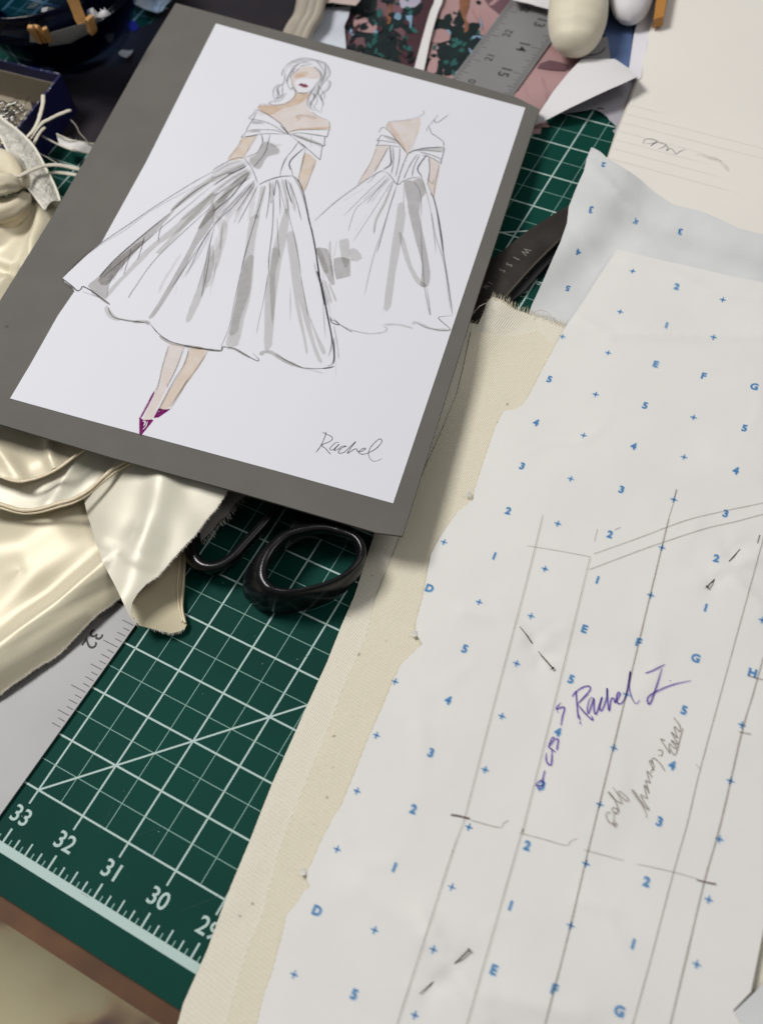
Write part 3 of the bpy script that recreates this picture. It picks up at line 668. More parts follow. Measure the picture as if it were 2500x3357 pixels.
FL('4', 6, '1290,910 1400,930 1340,1050 1260,1160 1150,1310 1080,1320 1140,1200 1220,1080', 2)
FL('a', 7, '980,495 1020,465 1050,480 1080,472 1120,515 1080,530 1040,525 1010,505', 2); FL('a', 7, '985,492 1020,470 1050,485 1075,490 1110,515 1060,505', 2)
FL('4', 8, '945,1380 975,1400 1030,1395 1040,1400 955,1505 945,1490', 1); FL('4', 8, '1040,1385 1075,1320 1110,1330 1155,1325 1075,1380', 1)
ST('4', 0, 4, '968,1408 985,1412 975,1440'); ST('4', 0, 3, '1000,1410 990,1440 968,1465'); ST('4', 0, 3.5, '1070,1345 1085,1338')
ST('a', 10, 3, '1240,480 1300,560 1340,640 1320,700'); ST('a', 10, 3, '720,520 690,580 740,640'); ST('a', 9, 9, '1150,600 1130,700 1180,800'); ST('a', 10, 2.6, '1190,600 1240,700 1200,800 1290,870'); ST('a', 10, 2.6, '930,190 1020,170 1130,200'); ST('a', 9, 8, '1400,440 1370,540 1300,600')
ST('4', 8, 5, '1045,1210 1000,1300 950,1390')
# --- washes, front figure
FL('a', 4, '510,1265 600,1270 690,1330 730,1380 700,1430 560,1470 460,1630 350,1580 320,1490 400,1440 460,1370', 3); pass
FL('a', 9, '600,1290 770,1300 700,1330 640,1330', 3)
for s in ['360,980 450,985 530,1015 430,1022 365,1015', '300,1112 450,1103 470,1130 310,1132', '900,1160 1020,1180 1310,1295 1310,1335 1200,1290 1000,1220', '980,1250 1080,1320 1060,1340 990,1290']: FL('a', 4, s, 2)
FL('a', 3, '1000,1145 1200,1160 1350,1190 1340,1200 1150,1170', 2); FL('a', 9, '420,850 540,890 470,905', 2)
ST('a', 9, 14, '790,330 870,220 1000,160 1200,160 1340,220 1370,330 1330,440'); ST('a', 3, 10, '1190,240 1290,330 1290,440 1230,560 1180,680'); ST('a', 3, 8, '680,690 760,660 820,600'); ST('a', 3, 9, '830,460 850,380 950,250')
ST('a', 9, 8, '1230,560 1280,640 1310,760'); ST('a', 9, 10, '700,560 720,620 690,680'); ST('a', 9, 7, '860,200 1000,150 1150,180')
FX(3, 'c:400,710 500,690 460,900 430,1160|f:630,0 590,280 530,480 465,770 335,770 360,640 430,300 480,0|c:310,1290 350,1000'); FX(3, 'c:370,1130 440,1130|f:610,0 590,200 490,480 470,600 430,650 370,640 440,300 490,0')
FX(3, 'c:770,620 815,660 800,900 740,1150|f:910,0 860,380 830,770 750,815 750,560 755,250 780,0|c:612,1290 640,1050 700,850'); FX(3, 'c:640,1040 720,1080|f:865,0 865,300 840,560 820,400 810,200 805,0')
FX(3, 'c:790,900 870,860 920,1100|f:1140,0 1200,300 1240,450 1340,690 1400,800 1410,860 1370,855 1310,700 1240,500 1300,760 1375,945 1330,940 1260,760 1180,500 1120,280 1160,500 1215,800 1215,850 1195,850 1170,700 1120,500 1070,250 1040,0|c:820,1150')
ST('c', 3, 16, '540,370 520,480 480,640 460,720', (1, .6)); ST('c', 9, 14, '440,380 420,560 390,740', (1, .6)); ST('c', 3, 11, '620,330 628,450 625,560'); ST('c', 3, 10, '740,290 790,500 800,650'); ST('c', 3, 9, '830,330 860,500 880,640')
FL('c', 9, '0,180 150,110 320,90 380,140 200,230 0,340', 3); FL('c', 9, '0,470 350,200 410,260 180,440 0,600', 3); FL('c', 9, '80,850 130,700 300,500 440,300 400,420 180,720 100,1000 60,1200 0,1300 0,1000', 3)
FL('c', 9, '0,590 150,440 160,560 80,700 0,800', 3); ST('c', 9, 12, '350,280 200,420 60,560'); ST('c', 9, 9, '440,340 330,520 230,700')
FL('e', 9, '880,830 960,850 1020,950 960,1200 830,1560 760,1560 800,1300 930,1080', 3)
FL('d', 4, '290,1250 380,1170 560,980 800,760 1190,450 1200,470 950,740 740,940 600,1130 520,1240 500,1390 390,1330', 2)
FL('d', 4, '400,1190 560,1000 700,880 900,740 880,800 740,960 620,1090 500,1240', 2)
FL('d', 3, '510,1300 700,1100 900,870 1200,620 1652,230 1652,330 1300,640 1060,800 900,960 640,1220 510,1370', 2)
ST('d', 3, 15, '1045,895 1150,790 1400,520 1652,250', (1, .8)); ST('d', 3, 14, '1190,440 1400,250 1652,60', (.3, 1))
FL('d', 4, '950,1590 1050,1440 1200,1180 1400,820 1500,600 1652,330 1652,560 1480,800 1300,1130 1100,1450 1000,1590', 2)
FL('d', 3, '1350,1620 1410,1440 1500,1200 1600,900 1652,800 1652,1050 1560,1300 1410,1620', 2); ST('d', 9, 9, '1060,1320 1130,1170 1300,900')
ST('e', 4, 20, '1240,345 1100,470 970,620 860,760 700,960', (.6, .3)); ST('e', 3, 15, '1190,255 900,400 650,570 400,760', (.5, .3)); ST('e', 3, 13, '1230,310 1000,450 700,700 500,870', (.5, .3)); ST('e', 9, 12, '1300,440 1100,650 960,820'); ST('e', 9, 10, '1310,470 1180,700 1080,900')
# back figure washes
FL('c', 4, '1110,1040 1200,1040 1250,1080 1310,1380 1290,1440 1240,1380 1160,1200', 2); FL('c', 3, '1110,1050 1160,1060 1220,1200 1240,1300 1180,1280', 3)
FL('c', 4, '1300,1150 1380,1130 1480,1160 1480,1340 1330,1380 1300,1270', 1); FL('c', 3, '1360,960 1420,940 1465,950 1470,1160 1440,1250 1400,1200 1370,1050', 2); FL('c', 3, '1470,1050 1550,1050 1610,1150 1490,1180', 2)
for s in ['1262,960 1262,1100 1290,1350', '1332,960 1305,1130', '1170,1400 1200,1520 1230,1652', '1250,1420 1290,1520 1330,1620', '1200,1380 1240,1500 1275,1640', '1190,1300 1180,1450']: ST('c', 3, 7, s)
FX(3, 'b:940,1120 1000,1110 1012,1222|5:1300,0 1270,200 1230,400 1200,630 1150,645 1180,400 1210,180 1240,0|b:925,1222'); FL('5', 3, '1250,130 1290,170 1340,350 1400,450 1440,490 1400,495 1350,440 1290,300', 2); FX(4, 'b:1000,880 1100,870 1200,840 1240,1000 1200,1050|5:1390,0 1430,200 1465,400 1450,490 1400,490 1410,350 1370,200 1320,0|b:1040,1100')
FL('b', 3, '760,370 900,415 950,460 850,430', 2); FL('b', 3, '1150,540 1260,515 1430,510 1400,560 1250,545', 2)
for s in ['890,870 800,1100 700,1300 680,1440', '820,850 700,960 560,1080', '850,840 740,980 640,1120']: ST('b', 9, 8, s)
ST('b', 3, 7, '890,870 800,1100 700,1300 680,1440'); ST('b', 9, 9, '1250,1000 1180,900')
# --- pencil, head and bodice
for s in ['890,430 880,380 900,350 960,300 1000,260', '770,300 830,220 930,160 1050,130 1180,150 1280,180 1350,200 1390,260 1410,320 1400,370 1340,440 1290,510 1260,560 1250,620 1290,680 1320,740 1300,800 1290,870',
          '760,370 765,320 790,280', '830,480 825,430 850,370 880,320 900,270 960,220 1060,190 1110,175', '1000,250 1080,225 1180,210', '1200,250 1250,300 1290,350 1280,420 1220,490 1190,550 1140,620 1110,690 1110,770 1160,820 1210,840',
          '1370,430 1410,450 1415,490 1380,560 1310,610 1290,640 1310,720', '1250,500 1260,560 1220,640 1180,700 1140,740 1150,800', '1180,560 1150,600 1200,640 1160,740 1140,780', '800,320 800,370 790,440 770,490 700,500 650,560 645,620 660,700',
          '770,490 765,560 770,620 740,650 690,670 670,705', '760,480 700,540 715,590 690,650', '830,430 840,490 880,560 900,530 930,560 945,600 930,650 890,690 820,740 740,760 640,765 590,745 620,720 700,715 760,690 790,640',
          '890,430 900,490 930,550 980,595 1060,607 1150,575 1210,510', '1340,200 1350,300 1320,400 1290,480', '900,330 930,260 1000,190', '1220,160 1300,260 1340,340 1300,450']: ST('a', 1, 2.6, s)
for s in ['430,820 460,770 500,755 600,765', '950,940 980,905 1100,910 1230,930', '1170,860 1250,920 1390,975', '220,1220 160,1330 20,1510', '1085,1350 1060,1450 1010,1652', '1220,1480 1150,1652', '430,1170 350,1300 240,1470']: ST('a', 10, 2.6, s)
for s in ['405,820 540,880 700,985 780,1060 830,1130 850,1160', '405,820 370,890 320,945 430,965 560,1000 700,1070 810,1150', '430,830 380,940 350,985 290,1080 265,1105', '310,1100 450,1095 640,1100 760,1130 850,1160', '300,1100 250,1160 215,1200 340,1180 480,1155 650,1150 850,1160',
          '850,1135 950,1105 1100,1095 1435,1098', '850,1160 1000,1140 1150,1155 1370,1190', '1400,975 1405,1060 1390,1130 1370,1195 1345,1190 1335,1290 1345,1310 1310,1320 1290,1420 1275,1500 1240,1475 1100,1350 960,1240 850,1160', '850,1160 1000,1200 1150,1260 1310,1300',
          '485,1160 500,1260 450,1370 400,1420 250,1480', '600,1160 570,1290 540,1390 450,1520 370,1610', '990,1250 900,1380 830,1460 790,1530 750,1652', '1160,1180 1150,1330']: ST('a', 1, 3.0, s)
for s in ['1080,1330 960,1430 880,1510 860,1560 870,1640', '265,1195 360,1180 430,1168', '485,1160 500,1265', '740,1040 830,1135 850,1160']: ST('a', 2, 3.4, s)
# --- pencil, front skirt
for s in ['330,60 380,120 430,200 480,340', '605,310 610,420 590,600 570,720', '645,310 655,470 680,300 715,440 720,690', '800,300 860,420 910,570 950,740', '870,270 940,400 1000,600 1040,790', '480,360 400,520 330,650 265,775', '560,360 480,640 400,900 330,1150 292,1322',
          '0,190 150,100 260,60 330,65', '0,280 180,210 350,130', '0,480 150,380 400,200', '0,560 200,400 400,270', '0,780 200,600 350,430 450,300', '860,260 840,180 820,130 850,70 920,0', '650,470 640,800 600,1150 600,1322', '250,640 350,500 455,330']: ST('c', 1, 2.8, s)
for s in ['490,350 600,300 720,265 850,255', '780,290 800,400 850,555', '0,360 150,260 350,150', '150,240 280,190 350,150', '0,640 200,470 390,230']: ST('c', 2, 3.6, s)
for s in ['720,265 740,160 800,50', '990,0 950,160 915,300', '1110,90 1040,280 980,430', '690,700 700,1000 720,1150', '800,500 820,700 870,900 920,1150 945,1322', '720,540 745,640', '130,700 250,540 420,360', '1090,1190 1110,1300 1150,1420', '0,230 150,140 300,90', '30,420 230,270 380,190', '60,680 220,520 400,330', '0,700 130,560 260,420', '760,300 800,560', '700,300 760,560 800,700']: ST('c', 10, 2.6, s)
ST('c', 2, 3.6, '850,255 910,300 960,400 1000,560 1040,760 1070,880 1110,1100 1150,1380 1200,1652', (.5, 1)); ST('c', 2, 4, '1050,800 1080,930 1110,1100 1160,1450')
ST('f', 2, 3.9, '1320,-30 1370,150 1410,350 1450,540 1490,750 1505,900 1490,970', (1, .4)); ST('f', 1, 3, '1360,50 1400,250 1440,480 1475,680 1470,800 1440,890'); ST('f', 1, 3, '1500,690 1505,850 1490,960 1430,1000')
for s in ['1400,100 1470,450', '1520,930 1525,1110', '1500,550 1540,780 1550,920', '1380,300 1410,700', '1030,150 1030,500', '490,0 430,260 370,560 300,740 280,800', '790,0 740,280 690,500 665,640', '1140,0 1190,280 1220,450', '180,0 165,220']: ST('f', 10, 2.4, s)
ST('f', 1, 3.4, '0,790 150,820 280,830 300,790 370,790 440,810 560,880 670,935 685,915 620,850'); ST('f', 4, 9, '345,795 430,810 520,860 600,905', (.9, .3)); ST('f', 4, 9, '-120,770 0,785 150,815 280,825', (.5, .8)); ST('f', 4, 13, '715,875 730,845 800,840 870,870 960,930 1050,970 1150,1010', (1, .4))
ST('f', 1, 3.2, '870,865 1000,940 1130,1000 1200,1015 1350,1020 1500,995'); ST('f', 9, 7, '1150,1015 1280,1040 1390,1075'); ST('f', 1, 4.5, '1380,1020 1450,1012 1505,995')
ST('f', 1, 2.8, '1460,450 1480,520 1560,545 1500,500 1460,490'); ST('f', 1, 2.6, '1560,540 1652,600 1700,625')
# left skirt
for s in ['1652,10 1500,90 1300,210 1000,400 740,580 500,740 300,890 150,1020 30,1150', '1652,100 1400,260 1190,450']: ST('d', 1, 3.2, s)
ST('d', 2, 4, '20,1170 110,1240 180,1300 220,1280 240,1255 330,1300 440,1380 530,1450', (.6, .4)); ST('d', 3, 8, '20,1180 80,1240 150,1290'); ST('d', 4, 9, '330,1310 440,1385 530,1450')
ST('d', 1, 3.4, '520,1480 530,1530 580,1590 700,1620 860,1640 950,1650'); ST('d', 3, 11, '495,1460 500,1530 560,1595 640,1620'); ST('4', 3, 8, '730,640 780,700 860,725 960,735'); ST('4', 4, 12, '900,735 990,735 1010,755')
ST('4', 1, 3.6, '1020,750 1070,810 1150,865 1280,900 1400,920 1500,930'); ST('4', 4, 9, '1080,830 1150,875 1280,905 1380,920'); ST('4', 1, 2.6, '1500,930 1505,905 1530,903')
ST('d', 10, 2.2, '1500,150 1000,420 700,640 450,790 250,940', (.5, .2)); ST('d', 10, 2.2, '240,1310 330,1345 420,1375')
ST('d', 2, 3.0, '420,1160 470,1090 620,930 900,690 1190,450'); 
for s in ['430,1170 700,950 950,740 1110,600 1652,150', '730,1380 800,1270 1060,920 1652,370', '830,970 880,820 905,710', '680,1130 740,940 760,850', '1060,770 1060,700 1095,590', '510,1280 560,1130', '530,1200 600,1040', '660,1080 700,930', '1200,1270 1400,970 1652,600', '1520,1370 1580,1100 1620,800', '570,1190 640,1010', '470,1150 560,1010', '500,1230 580,1020', '640,1100 690,1000']: ST('d', 1, 2.6, s)
ST('d', 10, 2.4, '1240,1340 1260,1250'); ST('e', 10, 2.6, '870,940 800,1200 740,1600'); ST('e', 10, 2.4, '960,900 940,1100 930,1200'); ST('e', 1, 2.6, '560,1480 750,1090 900,880 1060,690 1280,470')
ST('e', 10, 2.4, '830,1000 700,1250 520,1500'); ST('e', 10, 2.4, '890,1340 840,1600'); ST('e', 10, 2.2, '690,1600 780,1300 850,1000')
for s in ['1145,890 1100,1040 1070,1170 1030,1230 950,1380', '1250,905 1190,1060 1130,1180', '1280,915 1250,1020 1170,1150 1050,1380', '1410,930 1340,1040 1260,1150 1150,1310', '945,1380 945,1495', '1130,1150 1140,1190', '1270,1120 1230,1200 1155,1325', '1080,1318 1110,1330 1155,1322']: ST('4', 1, 2.4, s)
# --- pencil, back figure
for s in ['820,310 840,235 1000,220 1130,190 1200,160 1220,130 1200,105', '1240,350 1270,280 1340,200 1375,150', '1090,540 1150,330', '710,500 640,680 540,840 500,920', '1390,700 1340,900 1325,1060', '820,800 600,1000 350,1250', '840,820 720,960 600,1120', '850,840 640,1040 480,1180 400,1420', '880,860 680,1180 450,1530', '1000,900 1000,1200',
          '1200,850 1260,1050 1310,1300 1350,1652', '600,890 640,870 720,780 800,770', '1110,880 1180,1000 1190,1250', '560,960 350,1090', '1260,850 1310,900 1330,850', '1400,620 1340,860']: ST('b', 10, 2.5, s)
for s in ['1325,205 1360,240 1490,150', '1275,280 1300,350 1370,400 1430,450 1430,500', '730,345 775,290 850,340 930,440 980,500 1040,580', '750,370 900,420 960,480', '700,430 800,440 940,465', '700,490 820,485 970,505', '760,370 720,430 730,455 700,495', '1120,545 1250,540 1440,560', '1180,560 1300,590 1410,640', '1200,590 1300,620 1400,680',
          '1440,505 1430,570 1410,640 1400,700', '840,500 760,640 680,780', '880,500 890,650 865,800', '960,510 950,650 910,830', '1150,580 1080,680 1030,780 1000,850', '1170,590 1110,720 1090,830', '1270,600 1280,750 1260,900', '800,770 860,820 930,910 1000,870 1090,840 1200,830', '925,920 850,1150 780,1400 710,1652', '780,750 640,830 480,940 250,1110 30,1310']: ST('b', 1, 2.9, s)
for s in ['1040,580 1120,540 1250,515 1440,505', '850,490 860,600 860,690 780,750', '1250,590 1180,680 1150,750 1200,830', '930,440 1035,575', '1290,1000 1330,1080 1390,1350 1430,1652', '1250,890 1320,1050']: ST('b', 2, 3.6, s)
for i in range(13):
    t_ = i/12; cx_, cy_ = 1035-105*t_-8*math.sin(t_*3), 595+305*t_; ST('b', 2, 3.6, f'{cx_+5:.0f},{cy_-7:.0f} {cx_-4:.0f},{cy_+8:.0f}', (1, 1))
ST('5', 1, 3.2, '1510,0 1550,250 1590,500 1615,690'); ST('5', 10, 2.4, '1475,0 1500,150 1560,350 1600,650'); ST('5', 10, 2.2, '1180,0 1080,300 1020,560'); ST('5', 10, 2.6, '1400,0 1410,300 1430,520 1465,690 1440,480'); ST('5', 1, 2.6, '790,700 800,740 850,755 810,710')
ST('5', 10, 2.8, '850,750 930,790 1050,815 1150,805 1172,780 1145,765'); ST('5', 3, 8, '1150,755 1250,755 1350,780'); ST('5', 3, 10, '1345,755 1370,740 1450,775 1520,790 1600,790'); ST('5', 1, 2.6, '1380,745 1470,780 1600,790 1530,720 1530,700 1610,692')
ST('5', 10, 2.4, '1140,640 1150,685'); ST('5', 10, 2, '960,120 1040,0')
for s in ['455,185 440,260 370,420 285,535', '395,190 460,225 540,260 565,300 520,350 385,410 450,470 520,550 540,560', '680,365 620,370 540,440 520,480 560,495 620,450 680,395 610,470 600,500 660,480 730,430 800,430 720,460 665,530 700,550 780,520 850,450 960,350 880,450 820,550 900,500 970,470 990,520 1040,520 1120,480 1110,460 1040,490 1010,530 1060,565 1160,545 1300,470 1390,370 1395,320 1350,310 1230,420 1180,520 1180,600 1230,670 1310,680 1400,640']:
    ST('g', 2, 2.6, s, (.7, .5), .3, 8)
mb.build('sketch_paper', IM, bd)
# ------------------------------------------------------------------ satin
m_sat = satin('ivory_satin', (0.70, 0.625, 0.465), (0.66, 0.58, 0.42), 0.38)
m_satw = satin('pale_satin', (0.71, 0.67, 0.555), (0.67, 0.63, 0.51), 0.40)
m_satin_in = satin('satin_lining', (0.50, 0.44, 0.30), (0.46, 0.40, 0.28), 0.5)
m_pip = mat('satin_piping', (0.62, 0.53, 0.36), rough=0.4, spec=0.6, bump=[(500, 0.0005, 0.6)])
L1 = wl(pts('400,1815 365,1842 330,1872 200,1988 90,2065 0,2135 -120,2220'), 0.6)
L2 = wl(pts('420,1885 365,1925 200,2040 110,2110 60,2150 -60,2225'), 0.35)
L3 = wl(pts('300,1760 120,1880 -60,2010'), 0.5); L4 = wl(pts('-60,1790 60,1760 160,1700'), .6); L5 = wl(pts('380,1955 250,2060 120,2150 -20,2235'), .2)
LE = wl([(440, 1935), (400, 1975), (330, 2030), (270, 2092), (190, 2175), (100, 2232), (0, 2290), (-70, 2330)], .12)
def HS(x, y):
    z = 0.20-0.13*max(0, 1-seg_d(x, y, LE)/0.5)
    z += 0.52*math.exp(-(seg_d(x, y, L1)/0.42)**2)
    z -= 0.10*math.exp(-(seg_d(x, y, L2)/0.13)**2)
    z += 0.16*math.exp(-(seg_d(x, y, L3)/0.35)**2)+0.34*math.exp(-(seg_d(x, y, L4)/0.7)**2)+0.06*math.exp(-(seg_d(x, y, L5)/0.14)**2)
    z += 0.05*nz(x, y, 0.9, 11)
    return max(z, 0.09)
mb = sheet([(-70, 1600), (300, 1560), (520, 1640), (470, 1880), (430, 1915), (400, 1955), (365, 1986), (330, 2008), (300, 2036), (271, 2066), (240, 2100), (208, 2134), (179, 2158), (121, 2190), (85, 2218), (50, 2240), (0, 2280), (-70, 2322)], HS, 0.012, 0.11, robust=True)
fray(mb, [(400, 1955), (365, 1986), (330, 2008), (300, 2036), (271, 2066), (240, 2100), (208, 2134), (179, 2158), (121, 2190), (85, 2218), (50, 2240), (0, 2280)], HS, (.5, .85), 7, 1.8, 1, .005, ja=.7)
mb.v and None
sf = mb.build('satin_fabric', [m_sat, mat('satin_fray', (0.85, 0.82, 0.74), rough=0.8)])
tag(sf, 'large ivory satin cloth with a glossy diagonal fold, frayed edge lying on the ruler', 'fabric')
def tubepx(mb, s, z, r, m=0, seg=8, fl=1.0, n=6, wob=0.0):
    p = smooth(pts(s) if isinstance(s, str) else s, n); N = len(p)
    zf = z if callable(z) else (lambda t: z)
    path = [P(u, v, zf(i/(N-1))) for i, (u, v) in enumerate(p)]
    rr = [ (r(i/(N-1)) if callable(r) else r)*(1+wob*noise.noise(Vector((i*.9, r if not callable(r) else 1, z if not callable(z) else 2)))) for i in range(N)]
    tube(mb, path, rr, seg, m, fl); return path
def HS1(x, y):
    return 0.98+0.14*nz(x, y, 1.3, 21)+0.10*math.exp(-(seg_d(x, y, K1)/0.15)**2)+0.12*math.exp(-(seg_d(x, y, K2)/0.12)**2)
K1 = wl(pts('-40,1440 20,1500 60,1560'), 1.1); K2 = wl(pts('155,1420 165,1500 190,1560'), 1.1)
def HS2(x, y): return 0.72+0.10*nz(x, y, 1.1, 23)+0.10*math.exp(-(seg_d(x, y, K3)/0.16)**2)
K3 = wl(pts('300,1440 220,1560 160,1650'), .8)
mb = sheet([(-70, 1480), (120, 1500), (300, 1420), (470, 1480), (425, 1508), (380, 1535), (330, 1582), (290, 1615), (240, 1642), (200, 1655), (150, 1672), (80, 1678), (0, 1660), (-70, 1650)], under_board(HS2, .12), 0.012, 0.1, robust=True)
tubepx(mb, '-60,1640 0,1652 70,1672 130,1668 190,1650 240,1636 290,1608 335,1568 380,1530 440,1500', lambda t: .80+.25*t, .045, 1, 8, .6, wob=.3)
tubepx(mb, '-60,1650 0,1664 70,1682 130,1679 200,1660 245,1646 296,1616 340,1578 390,1540 450,1510', lambda t: .76+.25*t, .03, 1, 8, .8, wob=.3)
tag(mb.build('satin_facing', [m_satw, m_pip]), 'pale satin facing with twin piped hem, lying over the large satin cloth', 'fabric')
mb = sheet([(-70, 1300), (120, 1350), (330, 1440), (275, 1468), (225, 1505), (190, 1530), (160, 1552), (120, 1568), (60, 1580), (0, 1564), (-70, 1545)], under_board(HS1, .1), 0.012, 0.08, robust=True)
tubepx(mb, '-60,1545 0,1562 60,1578 120,1568 165,1550 200,1530 240,1500 290,1462', lambda t: 1.0+.2*t, .038, 1, 8, .6, wob=.35)
tag(mb.build('satin_facing', [m_sat, m_pip]), 'crumpled darker satin piece with single piped hem at the left frame edge, below the board', 'fabric')
# turned-over strip
J1 = wl(pts('640,1600 560,1760 480,1900'), .9)
def HT(x, y):  # strip
    a = np.array(P(600, 1560, 1.0)[:2]); b = np.array(P(450, 2020, .4)[:2]); d = b-a; t_ = ((x-a[0])*d[0]+(y-a[1])*d[1])/(d@d)
    s_ = (-(x-a[0])*d[1]+(y-a[1])*d[0])/math.sqrt(d@d)         # sideways
    t_ = max(-.3, min(1.2, t_))
    z = 1.08-0.45*t_-0.22*(s_)**2*0.5+0.16*math.exp(-((s_+0.35-0.2*t_)/0.3)**2)+0.05*nz(x, y, 1.5, 31)
    z += 0.03*math.exp(-(seg_d(x, y, J2)/0.05)**2)
    return max(.3, z, HS(x, y)+.05)
J2 = wl(pts('320,1770 400,1800 440,1845 500,1860'), .8)
top = [(420, 1470), (700, 1560), (748, 1602), (735, 1630), (712, 1665), (680, 1700), (640, 1755), (600, 1795), (570, 1830), (520, 1888), (480, 1915), (452, 1945), (434, 1975), (430, 2005), (438, 2030), (455, 2058), (425, 2020), (395, 1955), (350, 1868), (315, 1780), (285, 1680), (274, 1625), (330, 1575)]
mb = sheet(top, under_board(HT, .09), 0.014, 0.09, robust=True)
fray(mb, [(748, 1602), (712, 1665), (680, 1700), (640, 1755), (570, 1830), (520, 1888), (480, 1915)], under_board(HT, .09), (.75, .6), 7, 1.5, 2, .005, ja=.6)
def HI(x, y):
    a = P(450, 1990, .5); b = P(605, 1990, .12); t_ = (x-a[0])*(b[0]-a[0])+(y-a[1])*(b[1]-a[1]); t_ /= ((b[0]-a[0])**2+(b[1]-a[1])**2)
    return 0.12+0.30*max(0, 1-max(0, t_))**1.6+0.03*nz(x, y, 1.8, 33)
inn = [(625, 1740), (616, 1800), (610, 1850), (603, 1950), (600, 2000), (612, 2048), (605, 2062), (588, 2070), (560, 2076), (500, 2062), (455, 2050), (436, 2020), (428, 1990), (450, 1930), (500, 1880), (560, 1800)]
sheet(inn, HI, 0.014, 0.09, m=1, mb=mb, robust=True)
pth = smooth([onr(u, v, HI) for u, v in [(598, 1800), (590, 1850), (582, 1920), (588, 1990), (600, 2040)]], 5)
tube(mb, [(a, b_, c_+.012) for a, b_, c_ in pth], .022, 6, 3, .7)
pth = smooth([onr(u, v, HI) for u, v in [(610, 1800), (606, 1860), (598, 1950), (598, 2000), (608, 2045)]], 5)
tube(mb, [(a, b_, c_+.012) for a, b_, c_ in pth], .028, 6, 3, .7)
fray(mb, [(500, 2064), (560, 2078), (590, 2072), (606, 2060)], HI, (.2, 1), 7, 2, 2, .004, ja=.7)
tag(mb.build('satin_strip', [m_satw, m_satin_in, mat('satin_fray', (0, 0, 0)), m_pip]), 'satin strip with frayed edge curling over at its tip, beside the shears', 'fabric')
# grey lining scrap under the strip
mb = sheet([(700, 1560), (800, 1610), (806, 1625), (770, 1650), (745, 1688), (715, 1712), (690, 1745), (660, 1772), (655, 1735), (620, 1750), (640, 1680)], under_board(flat(0.66), .09), .01, .1)
fray(mb, [(806, 1625), (770, 1655), (745, 1690), (715, 1715), (690, 1747), (660, 1775)], flat(.64), (.4, .8), 26, 2.5, 0, .007, ja=.5)
tag(mb.build('lining_scrap', mat('grey_lining', (0.15, 0.14, 0.125), rough=.85)), 'dark grey lining scrap with frayed edge between the satin strip and the shears', 'fabric')
# satin heap left of the board
A1 = wl(pts('-40,735 0,700 30,668 60,650 95,638 116,650 112,700 90,755 82,820 84,880 92,930'), 1.6); A2 = wl(pts('-40,960 20,900 60,880'), 1.3); A3 = wl(pts('-60,840 0,860 60,900 100,960'), 1.3)
def HA(x, y):
    z = 1.1+0.26*math.exp(-(seg_d(x, y, A1)/0.22)**2)+0.05*nz(x, y, .6, 41)+0.22*math.exp(-(seg_d(x, y, A2)/.2)**2)-0.2*math.exp(-(seg_d(x, y, A3)/.09)**2)
    return z
mb = sheet([(-70, 735), (10, 688), (40, 655), (62, 640), (100, 628), (140, 632), (190, 655), (230, 690), (170, 800), (100, 960), (60, 1110), (-70, 1130)], under_board(HA, .12), .012, .09, robust=True)
tag(mb.build('satin_fabric', [m_sat]), 'glossy ivory satin heap with a bent shiny fold, left of the grey board', 'fabric')
# bow
m_org = mat('organza', (0.64, 0.575, 0.43), rough=.55, spec=.4, sheen=.4, col2=(.58, .51, .36), vscale=40, bump=[(70, .002, .35), (900, .0002, .4)])
def lobe(mb, s, z, w0, fl, m=0, seed=0):
    p = smooth(pts(s), 8); N = len(p); path = [P(u, v, z+.12*math.sin(i/N*3)) for i, (u, v) in enumerate(p)]
    seg = 22; V_ = []
    for i, q in enumerate(path):
        a = np.array(path[max(i-1, 0)]); b = np.array(path[min(i+1, N-1)]); d = b-a; d /= np.linalg.norm(d)+1e-9
        s_ = np.cross(d, (0, 0, 1)); s_ /= np.linalg.norm(s_)+1e-9; t_ = np.cross(s_, d)
        r = w0*(.55+.45*math.sin(math.pi*min(1, (i+4)/(N+3))))
        for k in range(seg):
            an = 2*math.pi*k/seg; rr = r*(1+.16*math.sin(3*an+seed+i*.06)+.10*math.sin(7*an+seed*2-i*.1)+.08*noise.noise(Vector((an*2, i*.2, seed))))
            V_.append(tuple(np.array(q)+s_*math.cos(an)*rr+t_*math.sin(an)*rr*fl))
    mb.add(V_, [(i*seg+k, i*seg+(k+1) % seg, (i+1)*seg+(k+1) % seg, (i+1)*seg+k) for i in range(N-1) for k in range(seg)]+[tuple(reversed(range(seg))), tuple((N-1)*seg+k for k in range(seg))], m)
mb = MB()
lobe(mb, '-90,545 -30,540 20,552 52,588 64,622', 1.55, .42, .75, 0, 1); lobe(mb, '-90,612 -20,606 30,600 56,606', 1.85, .27, .8, 0, 2.2)
lobe(mb, '-90,690 -20,700 30,690 62,668 76,650', 1.35, .38, .75, 0, 4)
tag(mb.build('satin_bow', [m_org]), 'knotted ivory organza bow at the left frame edge, beside the shiny ribbon', 'bow')
